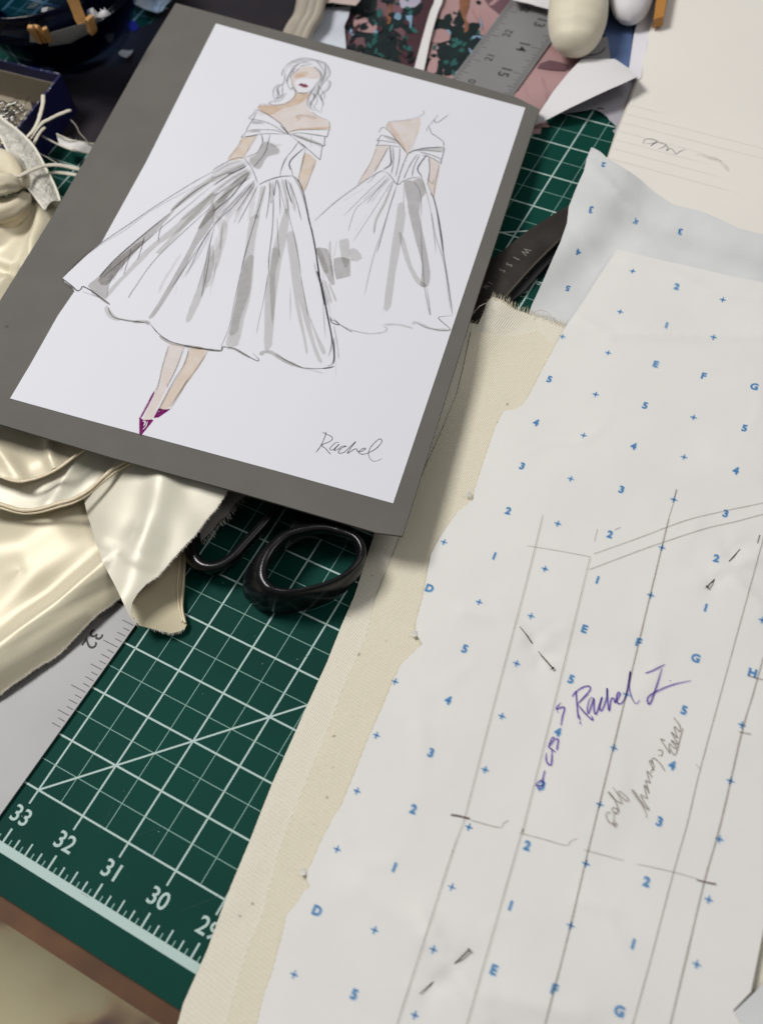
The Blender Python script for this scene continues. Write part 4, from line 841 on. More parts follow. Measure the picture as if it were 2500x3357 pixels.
# crinkled ribbon
m_crk = mat('crinkled_ribbon', (0.46, 0.44, 0.38), rough=.3, spec=.7, sheen=.2, bump=[(220, .0035, .9), (700, .0008, .6)], col2=(.58, .56, .50), vscale=200)
RL = [(-60, 360), (0, 445), (25, 492), (50, 545), (80, 600), (112, 640), (150, 690)]; RR = [(-60, 330), (0, 383), (60, 428), (110, 478), (150, 548), (182, 612), (199, 660)]
def strip(mb, A, B, zf, n=6, m=0, cols=8, curl=0.0, thick=0):
    a = smooth(A, n); b = smooth(B, n); N = min(len(a), len(b)); V_ = []
    for i in range(N):
        t_ = i/(N-1); za, zb = zf(t_, 0), zf(t_, 1); pa = np.array(P(*a[i], za)); pb = np.array(P(*b[i], zb))
        for k in range(cols+1):
            q = pa+(pb-pa)*k/cols; q[2] += curl*math.sin(math.pi*k/cols); V_.append(tuple(q))
    mb.add(V_, [(i*(cols+1)+k, i*(cols+1)+k+1, (i+1)*(cols+1)+k+1, (i+1)*(cols+1)+k) for i in range(N-1) for k in range(cols)], m)
mb = MB(); strip(mb, RL, RR, lambda t, s: 1.45+.15*math.sin(t*3)-.1*s, 8, 0, 10, .12)
m_rim = mat('ribbon_edge', (.72, .69, .60), rough=.45)
tubepx(mb, RL, lambda t: 1.46+.15*math.sin(t*3), .03, 1); tubepx(mb, RR, lambda t: 1.37+.15*math.sin(t*3), .028, 1)
tag(mb.build('crinkled_ribbon', [m_crk, m_rim]), 'wide crinkled pearl ribbon with pale rolled edges, left of the pin box and board', 'ribbon')
# cords
m_cord = mat('cord_satin', (.60, .56, .46), rough=.6, sheen=.3, bump=[(500, .0004, .5)])
for s, zf, r, lb in [('142,311 141,340 134,370 124,402 108,430 90,448', lambda t: 1.9-.35*t, .052, 'pale spaghetti strap standing up against the blue box, its end pointing straight up'),
                     ('231,361 190,377 160,392 140,402 122,421 110,440 100,455', lambda t: 1.45+.2*math.sin(3*t), .058, 'pale spaghetti strap bending right with its cut end over the black cloth'),
                     ('148,418 135,430 122,450 110,475', lambda t: 1.35, .045, 'short pale strap loop tucked between the forked straps and the shiny ribbon'),
                     ('60,580 95,562 125,550 151,543 189,541 225,547 262,556', lambda t: 1.95-.55*t, .058, 'pale strap crossing over the shiny ribbon to the grey board edge'),
                     ('150,573 180,566 215,568 252,574', lambda t: .9, .05, 'lower pale strap running from the shiny ribbon under the grey board')]:
    mb = MB(); tubepx(mb, s, zf, r, 0, 12, .45, wob=.3); tag(mb.build('spaghetti_strap', m_cord), lb, 'strap', 'spaghetti straps beside the satin bow')
mb = MB()
scr = pts('186,439 200,446 230,458 270,466 311,471 303,490 296,503 260,496 228,488 194,474 190,455')
sheet(scr, lambda x, y: .55+.1*nz(x, y, 2, 3), .02, .08, mb=mb)
tubepx(mb, '186,439 215,452 250,463 311,472', .6, .018, 1); tubepx(mb, '140,447 165,460 194,475 228,489 260,497 296,503', .56, .02, 1)
fray(mb, [(186, 439), (230, 458), (311, 471)], flat(.6), (0, -1), 6, 4, 1, .005)
tag(mb.build('fabric_scrap', [mat('white_scrap', (.62, .60, .58), rough=.8), m_cord]), 'small white bias scrap with raw edges beside the left board edge', 'fabric scrap')
m_thr = mat('thread', (.5, .47, .40), rough=.7)
mb = MB(); tubepx(mb, '233,393 250,412 262,436 282,458 290,475 297,492', .7, .008); tag(mb.build('loose_thread', m_thr), 'grey loose thread lying over the black cloth and white scrap', 'thread')
mb = MB(); tubepx(mb, '118,495 150,513 190,536', 1.2, .008); tag(mb.build('loose_thread', m_thr), 'straight pale thread between the shiny ribbon and the crossing strap', 'thread')
mb = MB(); pth = smooth([on(u, v, lambda x, y: HM(x, y)+.03) for u, v in [(1535, 1053), (1560, 1038), (1585, 1022), (1600, 1005)]], 5); tube(mb, [(a, b_, c_+.25*math.sin(i/len(pth)*3)) for i, (a, b_, c_) in enumerate(pth)], .006, 5); tag(mb.build('loose_thread', m_thr), 'pale thread from the muslin corner to the right board edge', 'thread')
mb = MB(); pth = smooth([on(u, v, lambda x, y: HF(x, y)+.02) for u, v in [(1735, 1032), (1765, 1018), (1790, 1022), (1815, 1045), (1850, 1066)]], 5); tube(mb, pth, .006, 5); tag(mb.build('loose_thread', m_thr), 'pale curved thread on the rear pattern paper above the frayed muslin', 'thread')
# ------------------------------------------------------------------ black cloth
m_blk = mat('black_cloth', (0.012, 0.011, 0.018), rough=.8, spec=.25, bump=[(1800, .0001, .5), (40, .002, .3)], col2=(.022, .016, .018), vscale=12)
def HC(x, y): return .10+.07*nz(x, y, .5, 51)+.03*nz(x, y, 1.7, 52)
mb = sheet([(130, 445), (90, 300), (150, 200), (300, 150), (395, 120), (410, 108), (455, 90), (500, 75), (560, 20), (590, -60), (1010, -60), (985, 0), (940, 100), (900, 170), (700, 500), (420, 560), (320, 470), (270, 468), (200, 440), (170, 460)], HC, .01, .15)
tag(mb.build('black_cloth', m_blk), 'black cloth spread behind and left of the grey board', 'fabric')
mb = sheet([(388, 172), (400, 163), (437, 163), (415, 190), (395, 182)], lambda x, y: .3+.2*nz(x, y, 2, 1), .01, .06)
tag(mb.build('paper_chip', mat('chip', (.42, .40, .36), rough=.5)), 'small pale triangular chip lying on the black cloth beside the blue bowl', 'chip')
m_wrap = mat('crumpled_wrap', (.50, .53, .54), rough=.25, spec=.8, bump=[(90, .004, .9)], col2=(.34, .37, .38), vscale=60)
mb = sheet([(428, -60), (436, 12), (465, 25), (490, 34), (515, 42), (532, 36), (545, 15), (562, 0), (590, -60)], lambda x, y: .45+.3*nz(x, y, 1.6, 61), .01, .07)
tag(mb.build('plastic_wrap', m_wrap), 'crumpled translucent plastic wrap at the top edge between the bowl and the board', 'wrapper')
mb = sheet([(428, 62), (446, 72), (456, 88), (444, 104), (426, 96)], flat(.12), .02, .1)
tag(mb.build('blue_scrap', mat('blue_scrap', (.01, .012, .16), rough=.5)), 'tiny bright blue scrap on the mat right of the glass bowl', 'paper scrap')
# ------------------------------------------------------------------ pin box
m_box = mat('blue_card', (.012, .014, .085), rough=.5, spec=.4, var=.3, vscale=40, bump=[(300, .0002, .4)])
m_boxin = mat('kraft_card', (.30, .26, .19), rough=.85, var=.1, vscale=50); m_wear = mat('worn_card', (.42, .42, .42), rough=.8)
pb = empty('pin_box', 'open dark blue card box holding loose pins, below the glass bowl', 'box')
zt = 1.25; c0 = np.array(P(202, 243, zt)); f0 = np.array(P(66, 415, zt)); l0 = np.array(P(-60, 180, zt))
e1 = f0-c0; e1[2] = 0; e1 /= np.linalg.norm(e1); e1 *= 3.0; e2 = l0-c0; e2[2] = 0; e2 /= np.linalg.norm(e2); e2 *= 3.6
def para(mb, o, a, b_, z0_, z1_, m):
    V_ = [(o[0], o[1]), (o[0]+a[0], o[1]+a[1]), (o[0]+a[0]+b_[0], o[1]+a[1]+b_[1]), (o[0]+b_[0], o[1]+b_[1])]
    prism(mb, V_, z0_, z1_, m)
u1 = e1/np.linalg.norm(e1); u2 = e2/np.linalg.norm(e2); tk = .05
mb = MB()
para(mb, c0, u1*tk, e2, .02, zt, 0); para(mb, c0+u1*tk, e1-2*tk*u1, u2*tk, .02, zt, 0); para(mb, c0+e1-u1*tk, u1*tk, e2, .02, zt, 0); para(mb, c0+e2-u2*tk+u1*tk, e1-2*tk*u1, u2*tk, .02, zt, 0)
mb.build('wall', m_box, pb)
mb = MB()
para(mb, c0+u1*(tk+.004)+u2*(tk+.004), u1*.02, e2-2*tk*u2-.01*u2, .06, zt-.30, 0); para(mb, c0+u1*(tk+.03)+u2*(tk+.004), e1-2*tk*u1-.04*u1, u2*.02, .06, zt-.06, 0)
para(mb, c0+u1*(tk+.03)+u2*(tk+.03), e1-2*tk*u1-.05*u1, e2-2*tk*u2-.05*u2, .03, .09, 0)
mb.build('lining', m_boxin, pb)
mb = MB()
for i in range(60):
    t_ = random.random(); q = c0+e2*t_*.99+u1*random.uniform(0, .03) if i < 34 else c0+e1*t_*.99+u2*random.uniform(0, .03)
    r = random.uniform(.006, .02); mb.add([(q[0]-r, q[1]-r, zt+.003), (q[0]+r, q[1]-r*.6, zt+.003), (q[0]+r*.6, q[1]+r, zt+.003), (q[0]-r, q[1]+r*.5, zt+.003)], [(0, 1, 2, 3)])
q = c0; tube(mb, [(q[0], q[1], zt-.1), (q[0], q[1], zt+.01)], .03, 6)
mb.build('worn_rim', m_wear, pb)
mb = MB()
for i in range(420):
    o_ = c0+u1*random.uniform(.3, 2.7)+u2*random.uniform(.2, 3.3); z_ = .12+.42*max(0, 1-math.hypot((o_-c0)@u1-1.3, ((o_-c0)@u2-1.3))/1.6)*random.random(); an = random.random()*6.28; L = .5; dz = random.uniform(-.12, .12)
    b_ = (o_[0]+L*math.cos(an), o_[1]+L*math.sin(an), max(.11, z_+dz)); rel = np.array(b_)-c0
    if not (.15 < rel @ u1 < 2.85 and .12 < rel @ u2 < 3.45): continue
    tube(mb, [(o_[0], o_[1], z_), b_], .012, 5); tube(mb, [(o_[0], o_[1], z_-.01), (o_[0], o_[1], z_+.02)], .028, 6)
pp = mb.build('pins', mat('bright_pin', (.55, .54, .52), rough=.15, metal=1.0)); tag(pp, 'loose heap of shiny steel pins inside the blue card box', 'pins', kind='stuff')
# ------------------------------------------------------------------ blue glass bowl
def glassmat():
    m = bpy.data.materials.new('blue_glass'); m.use_nodes = True; t = m.node_tree; t.nodes.clear()
    o = t.nodes.new('ShaderNodeOutputMaterial'); mx = t.nodes.new('ShaderNodeMixShader'); tr = t.nodes.new('ShaderNodeBsdfTransparent'); gl = t.nodes.new('ShaderNodeBsdfPrincipled'); fr = t.nodes.new('ShaderNodeFresnel')
    gl.inputs['Base Color'].default_value = (.003, .006, .03, 1); gl.inputs['Roughness'].default_value = .06; gl.inputs['Specular IOR Level'].default_value = .8
    tr.inputs[0].default_value = (.55, .72, .95, 1); ad = t.nodes.new('ShaderNodeMath'); ad.operation = 'MULTIPLY_ADD'; ad.inputs[1].default_value = 1.3; ad.inputs[2].default_value = .12
    fr.inputs[0].default_value = 1.5; t.links.new(fr.outputs[0], ad.inputs[0]); t.links.new(ad.outputs[0], mx.inputs[0]); t.links.new(tr.outputs[0], mx.inputs[1]); t.links.new(gl.outputs[0], mx.inputs[2]); t.links.new(mx.outputs[0], o.inputs[0])
    return m
bc = P(128, -150, 2.5)
def lathe(mb, prof, c, seg=72, m=0):
    V_ = []; N = len(prof)
    for r, z in prof:
        for k in range(seg):
            a = 2*math.pi*k/seg; V_.append((c[0]+r*math.cos(a), c[1]+r*math.sin(a), z))
    mb.add(V_, [(i*seg+k, i*seg+(k+1) % seg, (i+1)*seg+(k+1) % seg, (i+1)*seg+k) for i in range(N-1) for k in range(seg)], m)
mb = MB()
prof = [(0, .06), (1.2, .06), (1.55, .03), (1.62, .12), (1.75, .4), (1.98, .8), (2.2, 1.2), (2.36, 1.55), (2.44, 1.72), (2.52, 1.76), (2.46, 1.82), (2.53, 1.88), (2.47, 1.94), (2.52, 2.05), (2.56, 2.3), (2.60, 2.46), (2.64, 2.52), (2.60, 2.58), (2.53, 2.56), (2.48, 2.45), (2.40, 2.0), (2.25, 1.5), (2.0, 1.0), (1.6, .35), (1.2, .2), (0, .2)]
pr2 = smooth(prof[1:-1], 3); lathe(mb, [(0.001, .06)]+pr2+[(0.001, .2)], bc)
tag(mb.build('glass_bowl', glassmat()), 'deep blue glass bowl holding wooden pegs and white scraps', 'bowl')
m_peg = mat('peg_wood', (.50, .27, .09), rough=.6, var=.3, vscale=90)
def bar(a, b_, wd, th_, lb):
    mb = MB(); a = np.array(P(*a)); b_ = np.array(P(*b_)); d = b_-a; L = np.linalg.norm(d); d /= L; s_ = np.cross(d, (0, 0, 1)); s_ /= np.linalg.norm(s_); t_ = np.cross(s_, d); V_ = []
    for k, (f, ww) in enumerate([(0, .75), (.06, 1), (.5, .95), (.75, 1), (.95, .8), (1, .6)]):
        for sx, sy in ((-1, -1), (1, -1), (1, 1), (-1, 1)): V_.append(tuple(a+d*L*f+s_*sx*wd/2*ww+t_*sy*th_/2*ww))
    mb.add(V_, [(i*4+k, i*4+(k+1) % 4, (i+1)*4+(k+1) % 4, (i+1)*4+k) for i in range(5) for k in range(4)]+[(3, 2, 1, 0), (20, 21, 22, 23)], 0, False)
    tag(mb.build('wooden_peg', m_peg), lb, 'peg', 'wooden pegs in the glass bowl')
bar((236, -12, 2.75), (272, 82, 2.15), .27, .13, 'longest wooden peg, leaning across the bowl at its top middle')
bar((293, 55, 2.5), (306, 110, 2.0), .22, .12, 'short rounded wooden peg leaning on the front rim of the bowl')
bar((99, 86, 2.6), (135, 140, 2.05), .16, .12, 'leftmost wooden peg in the bowl, darker edge')
bar((116, 86, 2.55), (152, 138, 2.02), .16, .12, 'wooden peg touching the leftmost peg on its right')
bar((147, 92, 2.55), (166, 138, 2.05), .13, .1, 'thin pale wooden peg, right of the leftmost pair')
m_wp = mat('white_plastic', (.46, .46, .47), rough=.5)
def facet(name, tris, lb, cat, m=m_wp):
    mb = MB(); V_ = []
    for tq in tris:
        q = [np.array(P(*a)) for a in tq]; nn = np.cross(q[1]-q[0], q[2]-q[0]); nn /= np.linalg.norm(nn)+1e-9
        if nn[2] < 0: q = q[::-1]; nn = -nn
        n = len(q); mb.add([tuple(a) for a in q]+[tuple(a-nn*.02) for a in q], [tuple(range(n)), tuple(reversed(range(n, 2*n)))]+[(i, n+i, n+(i+1) % n, (i+1) % n) for i in range(n)], 0, False)
    tag(mb.build(name, m), lb, cat)
facet('paper_cone', [[(139, 26, 2.1), (160, 22, 2.6), (180, 57, 2.3), (140, 83, 1.9)], [(160, 22, 2.6), (213, 35, 2.0), (180, 57, 2.3)]], 'folded white paper cone lying in the blue bowl', 'paper')
facet('plastic_scoop', [[(278, 42, 2.1), (290, 30, 2.3), (305, 25, 2.35), (312, 62, 2.2), (296, 78, 1.9)], [(305, 25, 2.35), (326, 46, 2.2), (340, 62, 2.1), (318, 72, 1.9), (312, 62, 2.2)]], 'white curved plastic piece beside the longest peg in the bowl', 'plastic piece')
facet('paper_band', [[(100, 104, 2.35), (112, 116, 2.2), (124, 136, 1.9), (100, 136, 1.9)], [(166, 106, 2.3), (230, 88, 2.3), (284, 72, 2.3), (305, 100, 1.7), (230, 140, 1.6), (160, 150, 1.6)]], 'grey white paper band standing inside the front of the bowl', 'paper')
facet('bowl_pale_patch', [[(112, 132, .85), (300, 108, .85), (292, 150, .7), (240, 188, .6), (118, 192, .6)]], 'added white facet that makes the pale blue patch in the front glass of the bowl', 'paper', mat('pale_patch_white', (.75, .75, .76), rough=.7))  # white facet added behind the glass to brighten a patch of the front wall
mb = MB(); lobe(mb, '330,50 342,44 356,44', 2.45, .1, .7, 0, 2); tubepx(mb, '338,46 335,36 330,30', 2.5, .012, 0); tubepx(mb, '342,44 345,34 343,26', 2.5, .012, 0)
tag(mb.build('fibre_tuft', m_wp), 'small white tuft of stuffing on the bowl rim', 'tuft')
# ------------------------------------------------------------------ printed photographs and papers above the board
pr = [mat('print_mauve', (.155, .082, .098), rough=.35, spec=.4, var=.25, vscale=20), mat('print_brown', (.060, .026, .034), rough=.35, var=.2, vscale=25), mat('print_pink', (.40, .25, .25), rough=.35, var=.15, vscale=18), mat('print_leaf', (.010, .021, .022), rough=.35, var=.5, vscale=60),
      mat('print_teal', (.028, .115, .105), rough=.35, var=.4, vscale=80), mat('print_sky', (.22, .36, .50), rough=.35, var=.3, vscale=80), mat('print_rust', (.27, .12, .065), rough=.35, var=.4, vscale=90), mat('print_lilac', (.42, .40, .50), rough=.4, var=.2, vscale=40), mat('print_denim', (.10, .16, .33), rough=.5, var=.5, vscale=30), ink('print_tint', (.84, .78, .82), .4, 60), ink('print_light', (.90, .80, .74), .4, 60)]
def HR(x, y): return .012+.006*nz(x, y, .7, 71)
mb = sheet([(1130, -70), (1168, 18), (1150, 22), (1140, 70), (1128, 85), (1133, 152), (1150, 260), (1600, 360), (1700, 372), (1745, 366), (1800, 310), (1870, 240), (1935, 200), (1960, 100), (1960, -70)], HR, .01, .2)
lay = Lay(.003, .0002, 200)
def PR(m, s, sm=2, rg=.03): blob(mb, pts(s), HR, lay(), m, sm, rg)
PR(1, '1300,-60 1440,-60 1420,60 1385,150 1360,225 1340,330 1230,330 1280,240 1310,180 1330,90', 1, .02)
PR(2, '1450,-60 1960,-60 1950,190 1790,330 1770,440 1560,420 1395,300 1400,200 1440,60', 1, .0)
PR(0, '1550,-60 1700,-60 1650,60 1600,20', 1, .0)
def leaf(m, u, v, L, wd, an, rg=.02):
    ca, sa = math.cos(an), math.sin(an); p = [(0, 0), (.25, .5), (.55, .6), (.85, .3), (1, 0), (.8, -.35), (.5, -.55), (.2, -.4)]
    blob(mb, [(u+a*L*ca-b_*wd*sa, v+a*L*sa+b_*wd*ca) for a, b_ in p], HR, lay(), m, 3, rg)
random.seed(5)
for (cx_, cy_, n_, rad_) in [(1225, 130, 22, 62), (1200, 60, 14, 60), (1290, 190, 12, 40), (1310, 60, 9, 45), (1480, 95, 16, 48), (1500, 190, 16, 45), (1440, 190, 10, 35), (1530, 120, 10, 45), (1390, 215, 0, 20)]:
    for i in range(n_):
        a = random.random()*6.28; r = rad_*random.random()**.6; leaf(3, cx_+r*math.cos(a)*.6, cy_+r*math.sin(a)*.6, random.uniform(38, 80), random.uniform(20, 40), random.uniform(0, 6.28))
for (cx_, cy_, n_, rad_) in [(1235, 120, 8, 60), (1500, 150, 7, 50), (1265, 190, 3, 40), (1480, 215, 4, 30), (1330, 30, 3, 30)]:
    for i in range(n_):
        a = random.random()*6.28; r = rad_*random.random(); leaf(4, cx_+r*math.cos(a), cy_+r*math.sin(a), random.uniform(16, 34), random.uniform(7, 13), random.uniform(0, 6.28))
for u, v, L, wd, an in [(1150, 98, 26, 10, 1.2), (1535, 160, 30, 8, .9), (1560, 120, 26, 7, .3), (1465, 100, 20, 8, .9), (1225, 105, 16, 8, .2), (1545, 130, 18, 6, -.5), (1300, 45, 26, 22, 1.2), (1572, 60, 40, 5, 1.4), (1500, 235, 14, 6, 2)]: leaf(5, u, v, L, wd, an)
for i in range(90):
    u, v = random.uniform(1140, 1360), random.uniform(-10, 250); leaf(random.choice([3, 3, 3, 3, 1, 4]), u, v, random.uniform(18, 46), random.uniform(8, 18), random.uniform(0, 6.28))
for i in range(50):
    u, v = 1495+random.gauss(0, 38), 140+random.gauss(0, 48); leaf(random.choice([3, 3, 3, 3, 4]), u, v, random.uniform(14, 36), random.uniform(6, 13), random.uniform(0, 6.28))
for i in range(26):
    u = random.uniform(1500, 1880); v = random.uniform(0, 330); ribbon(mb, [(u, v), (u+random.uniform(10, 30), v+random.uniform(20, 60)), (u+random.uniform(0, 50), v+random.uniform(50, 110))], random.uniform(3, 12), HR, lay(), random.choice([9, 9, 10]), (.1, .1), .4)
PR(7, '1310,10 1320,-30 1380,-20 1378,10 1360,25 1315,30', 1); PR(5, '1330,55 1352,52 1350,75 1346,97 1338,80', 1); PR(2, '1163,60 1180,50 1235,85 1230,110 1165,100', 2); PR(2, '1420,100 1470,102 1470,135 1415,142', 2); PR(2, '1410,200 1435,195 1430,240 1400,240', 2)
PR(6, '1280,-20 1295,-20 1282,20 1284,50 1278,78 1268,80 1264,60 1272,30', 2, .01); PR(6, '1508,-20 1538,-20 1536,25 1525,60 1536,80 1532,105 1520,108 1522,75 1508,40', 2, .01)
PR(2, '1660,330 1700,300 1765,345 1800,420 1740,420', 1, 0); PR(0, '1800,200 1860,215 1850,235 1760,225', 2)
tag(mb.build('printed_photo', pr), 'glossy print of dark leaves on mauve and pink, under the yardstick above the board', 'print')
mb = MB(); strip(mb, [(1428, -60), (1422, 5), (1408, 40), (1385, 120), (1357, 224), (1330, 330)], [(1458, -60), (1449, 5), (1436, 38), (1412, 120), (1388, 234), (1360, 335)], lambda t, s: .13+.02*math.sin(t*14), 4, 0, 2)
tag(mb.build('paper_strip', mat('white_paper', (.64, .63, .62), rough=.7)), 'narrow white paper strip lying across the leaf print', 'paper strip')
m_pap = mat('printer_paper', (.66, .65, .66), rough=.7, bump=[(80, .0008, .3)])
mb = sheet([(1042, -30), (1047, 15), (1055, 25), (1150, 19), (1140, 60), (1128, 84), (1131, 120), (1134, 150), (1130, 175), (1000, 200), (985, 130), (1020, 110), (1040, 75)], lambda x, y: .16+.12*nz(x, y, .9, 81), .008, .12)
lay = Lay(.004)
ribbon(mb, [(1053, 42), (1085, 43)], 2, lambda x, y: .16+.12*nz(x, y, .9, 81), .006, 1, (1, 1))
tag(mb.build('crumpled_paper', [mat('cool_paper', (.56, .60, .66), rough=.7, var=.25, vscale=25), i_line]), 'bluish crumpled paper between the beige roll and the leaf print', 'paper')
mb = sheet([(985, -70), (988, 8), (1040, 12), (1090, 8), (1165, 18), (1180, 2), (1200, -70)], lambda x, y: .42+.06*nz(x, y, 1.2, 82), .01, .12)
tag(mb.build('pink_paper', mat('pinkish_paper', (.46, .37, .34), rough=.7, var=.2, vscale=50)), 'pinkish paper scrap at the top edge above the crumpled blue sheet', 'paper')
mb = MB(); m_roll = satin('beige_roll', (.40, .36, .29), (.36, .32, .26), .45)
for o_, rr, m in ((0, .24, 0), (26, .19, 0), (48, .15, 0)):
    tubepx(mb, [(1010+o_*.9, -60), (1002+o_, 0), (990+o_, 55), (965+o_*1.0, 95), (940+o_, 150), (900+o_, 220)], lambda t: .55-.2*t, rr, 0, 14, .9)
tag(mb.build('fabric_roll', m_roll), 'rolled beige fabric standing out from behind the top of the board', 'fabric roll')
# torn printed sheet
m_pgrey = mat('printed_grey', (.36, .35, .39), rough=.55, var=.15, vscale=25)
def HG(x, y): return .06+.01*nz(x, y, 1, 91)
mb = sheet([(1830, 372), (1880, 368), (1940, 358), (1958, 362), (1975, 372), (1990, 384), (1996, 394), (2006, 402), (2016, 412), (2019, 420), (2006, 428), (2012, 436), (2020, 450), (2035, 420), (2110, 250), (2120, 200), (1900, 190), (1860, 300)], HG, .008, .1)
ribbon(mb, [(1945, 342), (1990, 328), (2035, 312)], 2.2, HG, .004, 1, (1, 1)); ribbon(mb, [(1942, 332), (1948, 342), (1944, 348)], 2, HG, .004, 1, (1, 1)); ribbon(mb, [(2030, 304), (2036, 314), (2034, 322)], 2, HG, .004, 1, (1, 1))
ribbon(mb, [(1955, 358), (1966, 355), (1978, 358)], 6, HG, .005, 2, (.6, 1)); ribbon(mb, [(2018, 412), (2010, 428)], 3, HG, .005, 2)
tag(mb.build('torn_sheet', [m_pgrey, i_line, mat('dark_tear', (.03, .035, .04), rough=.7)]), 'grey printed sheet with a torn hole showing the green mat', 'paper')
mb = MB()
gp = lambda u, v, z: P(u, v, z)
V_ = [gp(1754, 410, .14), gp(1765, 372, .30), gp(1812, 300, .42), gp(1862, 238, .40), gp(1905, 194, .34), (gp(2014, 193, .34)), gp(2064, 226, .36), gp(2090, 250, .62), gp(2040, 274, .66), gp(1980, 300, .62), gp(1870, 352, .46), gp(1800, 388, .28), gp(1900, 280, .52), gp(1990, 240, .55)]
fcs = [(0, 1, 11), (1, 2, 10), (1, 10, 11), (2, 12, 10), (2, 3, 12), (3, 4, 12), (4, 5, 13), (4, 13, 12), (5, 6, 13), (6, 7, 13), (7, 8, 13), (8, 9, 13), (9, 12, 13), (9, 10, 12)]
fcs = [tuple(reversed(f)) for f in fcs]
mb.add(V_, fcs, 0, True); n_ = len(V_); mb.add([(a, b_, c_-.012) for a, b_, c_ in V_], [tuple(reversed(f)) for f in fcs], 0, True)
lowr = [gp(1765, 402, .10), gp(1870, 372, .10), gp(1980, 330, .1), gp(2080, 275, .1)]
tag(mb.build('folded_paper', m_pap), 'white folded paper corner lifting over the torn grey sheet', 'paper')
mb = sheet([(1985, -60), (1990, 60), (1975, 150), (1990, 196), (2020, 198), (2066, 226), (2072, 100), (2080, -60)], flat(.13), .01, .2)
tag(mb.build('denim_print', pr[8]), 'mottled blue print between the stuffed form and the notebook', 'print')
mb = sheet([(1898, 130), (1900, 192), (1960, 197), (2000, 196), (1990, 120)], flat(.15), .01, .2); ribbon(mb, [(1905, 180), (1940, 181), (1968, 172), (1984, 155)], 5, flat(.15), .004, 1, (.5, .5))
tag(mb.build('printed_card', [mat('card_grey', (.30, .29, .31), rough=.6), m_black]), 'grey card with a black curved line under the tip of the stuffed form', 'card')
# ------------------------------------------------------------------ stuffed form, white bolster
def pod(name, axis, rad, mats, lb, cat, crease=.0, seam=True, fl=.85):
    mb = MB(); p = smooth([P(*a) for a in axis], 8); N = len(p); seg = 40; V_ = []
    for i, q in enumerate(p):
        t_ = i/(N-1); r = rad*(1 if t_ < .6 else math.sqrt(max(0.0004, 1-((t_-.6)/.4)**2.2)))
        a = np.array(p[max(i-1, 0)]); b_ = np.array(p[min(i+1, N-1)]); d = b_-a; d /= np.linalg.norm(d); s_ = np.cross(d, (0, 0, 1)); s_ /= np.linalg.norm(s_); u_ = np.cross(s_, d)
        for k in range(seg):
            an_ = 2*math.pi*k/seg; rr = r
            if crease and t_ > .45: rr *= 1+crease*math.sin(t_*58+.8*math.cos(an_*2))*math.exp(-((an_-1.5)/.75)**2)*(t_-.45)*1.6
            if seam: rr *= 1-.05*math.exp(-((an_-1.25)/.05)**2)
            V_.append(tuple(np.array(q)+s_*math.cos(an_)*rr+u_*math.sin(an_)*rr*fl))
    mb.add(V_, [(i*seg+k, i*seg+(k+1) % seg, (i+1)*seg+(k+1) % seg, (i+1)*seg+k) for i in range(N-1) for k in range(seg)]+[tuple((N-1)*seg+k for k in range(seg)), tuple(reversed(range(seg)))])
    return tag(mb.build(name, mats), lb, cat)
m_form = mat('form_cotton', (.66, .61, .47), rough=.55, sheen=.4, spec=.4, bump=[(1600, .00015, .6), (90, .0012, .4)])
pod('stuffed_form', [(1905, -330, .85), (1900, -150, .85), (1896, 0, .82), (1888, 90, .78), (1876, 172, .66)], .72, m_form, 'ivory stuffed cotton form with a seam and rounded tip at the top edge', 'stuffed form', .15)
pod('white_bolster', [(2110, -330, .6), (2080, -200, .6), (2072, -80, .6), (2062, 70, .55)], .62, mat('bolster', (.62, .60, .62), rough=.6, sheen=.3), 'smooth white padded roll at the top edge right of the ivory form', 'padded roll', 0, False, .8)
mb = sheet([(2060, 225), (2075, 120), (2085, 80), (2150, -60), (2190, -60), (2140, 60), (2110, 190), (2100, 255), (2088, 262)], lambda x, y: .22+.1*nz(x, y, 1, 2), .01, .15)
tag(mb.build('white_tissue', mat('tissue', (.66, .65, .69), rough=.8)), 'soft white cloth edge between the blue print and the notebook', 'cloth')
mb = MB(); a = P(2140, 70, .5); b_ = P(2170, -160, .5); prism(mb, [a[:2], P(2172, 60, .5)[:2], P(2215, -160, .5)[:2], b_[:2]], .3, .55)
tag(mb.build('wooden_stick', mat('orange_wood', (.42, .19, .04), rough=.5, var=.2, vscale=30)), 'orange wooden stick end at the top edge left of the notebook', 'stick')
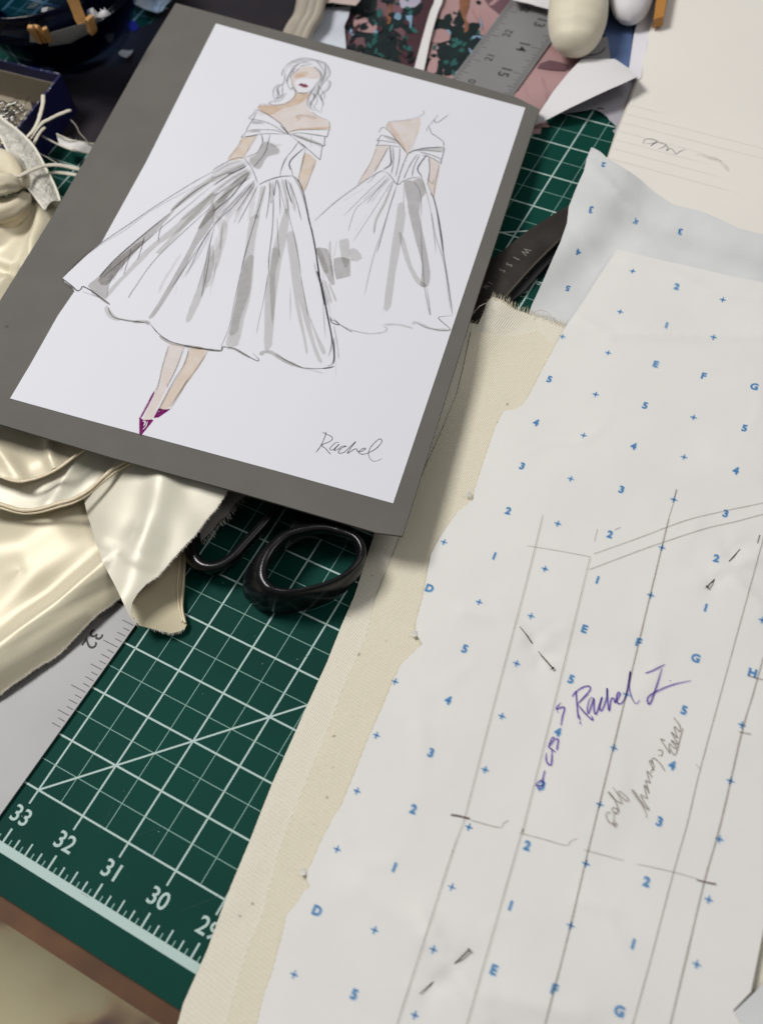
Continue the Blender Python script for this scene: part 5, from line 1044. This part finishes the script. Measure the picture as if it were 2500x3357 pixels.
mb = sheet([(1655, -70), (1680, 0), (1735, 12), (1800, 30), (1830, -70)], lambda x, y: .35+.05*nz(x, y, 1, 5), .01, .15)
tag(mb.build('white_paper', m_pap), 'white paper edge over the yardstick at the top, left of the stuffed form', 'paper')
# ------------------------------------------------------------------ notebook
def HN(x, y): return .22+.012*nz(x, y, .35, 95)
nbp = [(2172, -90), (2145, 36), (2120, 125), (2105, 200), (2084, 278), (2058, 348), (2020, 440), (1990, 521), (1980, 560), (2100, 620), (2300, 720), (2700, 860), (2800, -90)]
mb = sheet(nbp, HN, .03, .3)
lay = Lay(.005, .0003)
for u, v, L in [(2060, 345, 150), (2048, 373, 520), (2033, 401, 540), (2024, 430, 300), (2014, 458, 330), (2005, 487, 380), (1996, 520, 460)]:
    p0 = on(u, v, HN); ribbon(mb, [(p0[0]+.03, p0[1]), (p0[0]+L/150, p0[1]+.01*L/150)], .010, HN, lay(), 1, (1, .2), .1, world=True, step=.4)
for s in ['115,130 130,95 160,82 210,85 262,105 230,125 120,132', '262,105 230,130 195,155 250,120 300,125 350,145 320,170 270,187', '350,145 372,168 360,205 400,180 440,215 455,240 500,212 560,190']:
    ribbon(mb, pts(s, (2070, 430), .3151), 3.0, HN, lay(), 2, (.6, .4), .3, 6)
for s in ['670,245 730,250 800,275 860,280 930,320', '760,260 850,300 900,300', '900,300 960,360 1010,420']:
    ribbon(mb, pts(s, (2070, 430), .3151), 12, HN, lay(), 3, (.2, .2), .5, 6)
m_nb = mat('notebook_paper', (.74, .71, .655), rough=.7, bump=[(30, .0015, .2)], var=.03, vscale=10)
nb = mb.build('page', [m_nb, ink('rule_line', (.62, .58, .55)), ink('note_ink', (.22, .22, .24), .3), ink('note_smudge', (.82, .81, .81), .5, 300)]); root = empty('notebook', 'cream ruled notebook with faint handwriting at the upper right', 'notebook'); nb.parent = root
mb = sheet([(u+dx, v+dy) for (u, v), (dx, dy) in zip(nbp, [(-6, 0)]*7+[(-4, 4)]+[(0, 0)]*3)], lambda x, y: HN(x, y)-.05, .17, .4); mb.build('page_block', mat('page_edge', (.60, .56, .48), rough=.8), root)
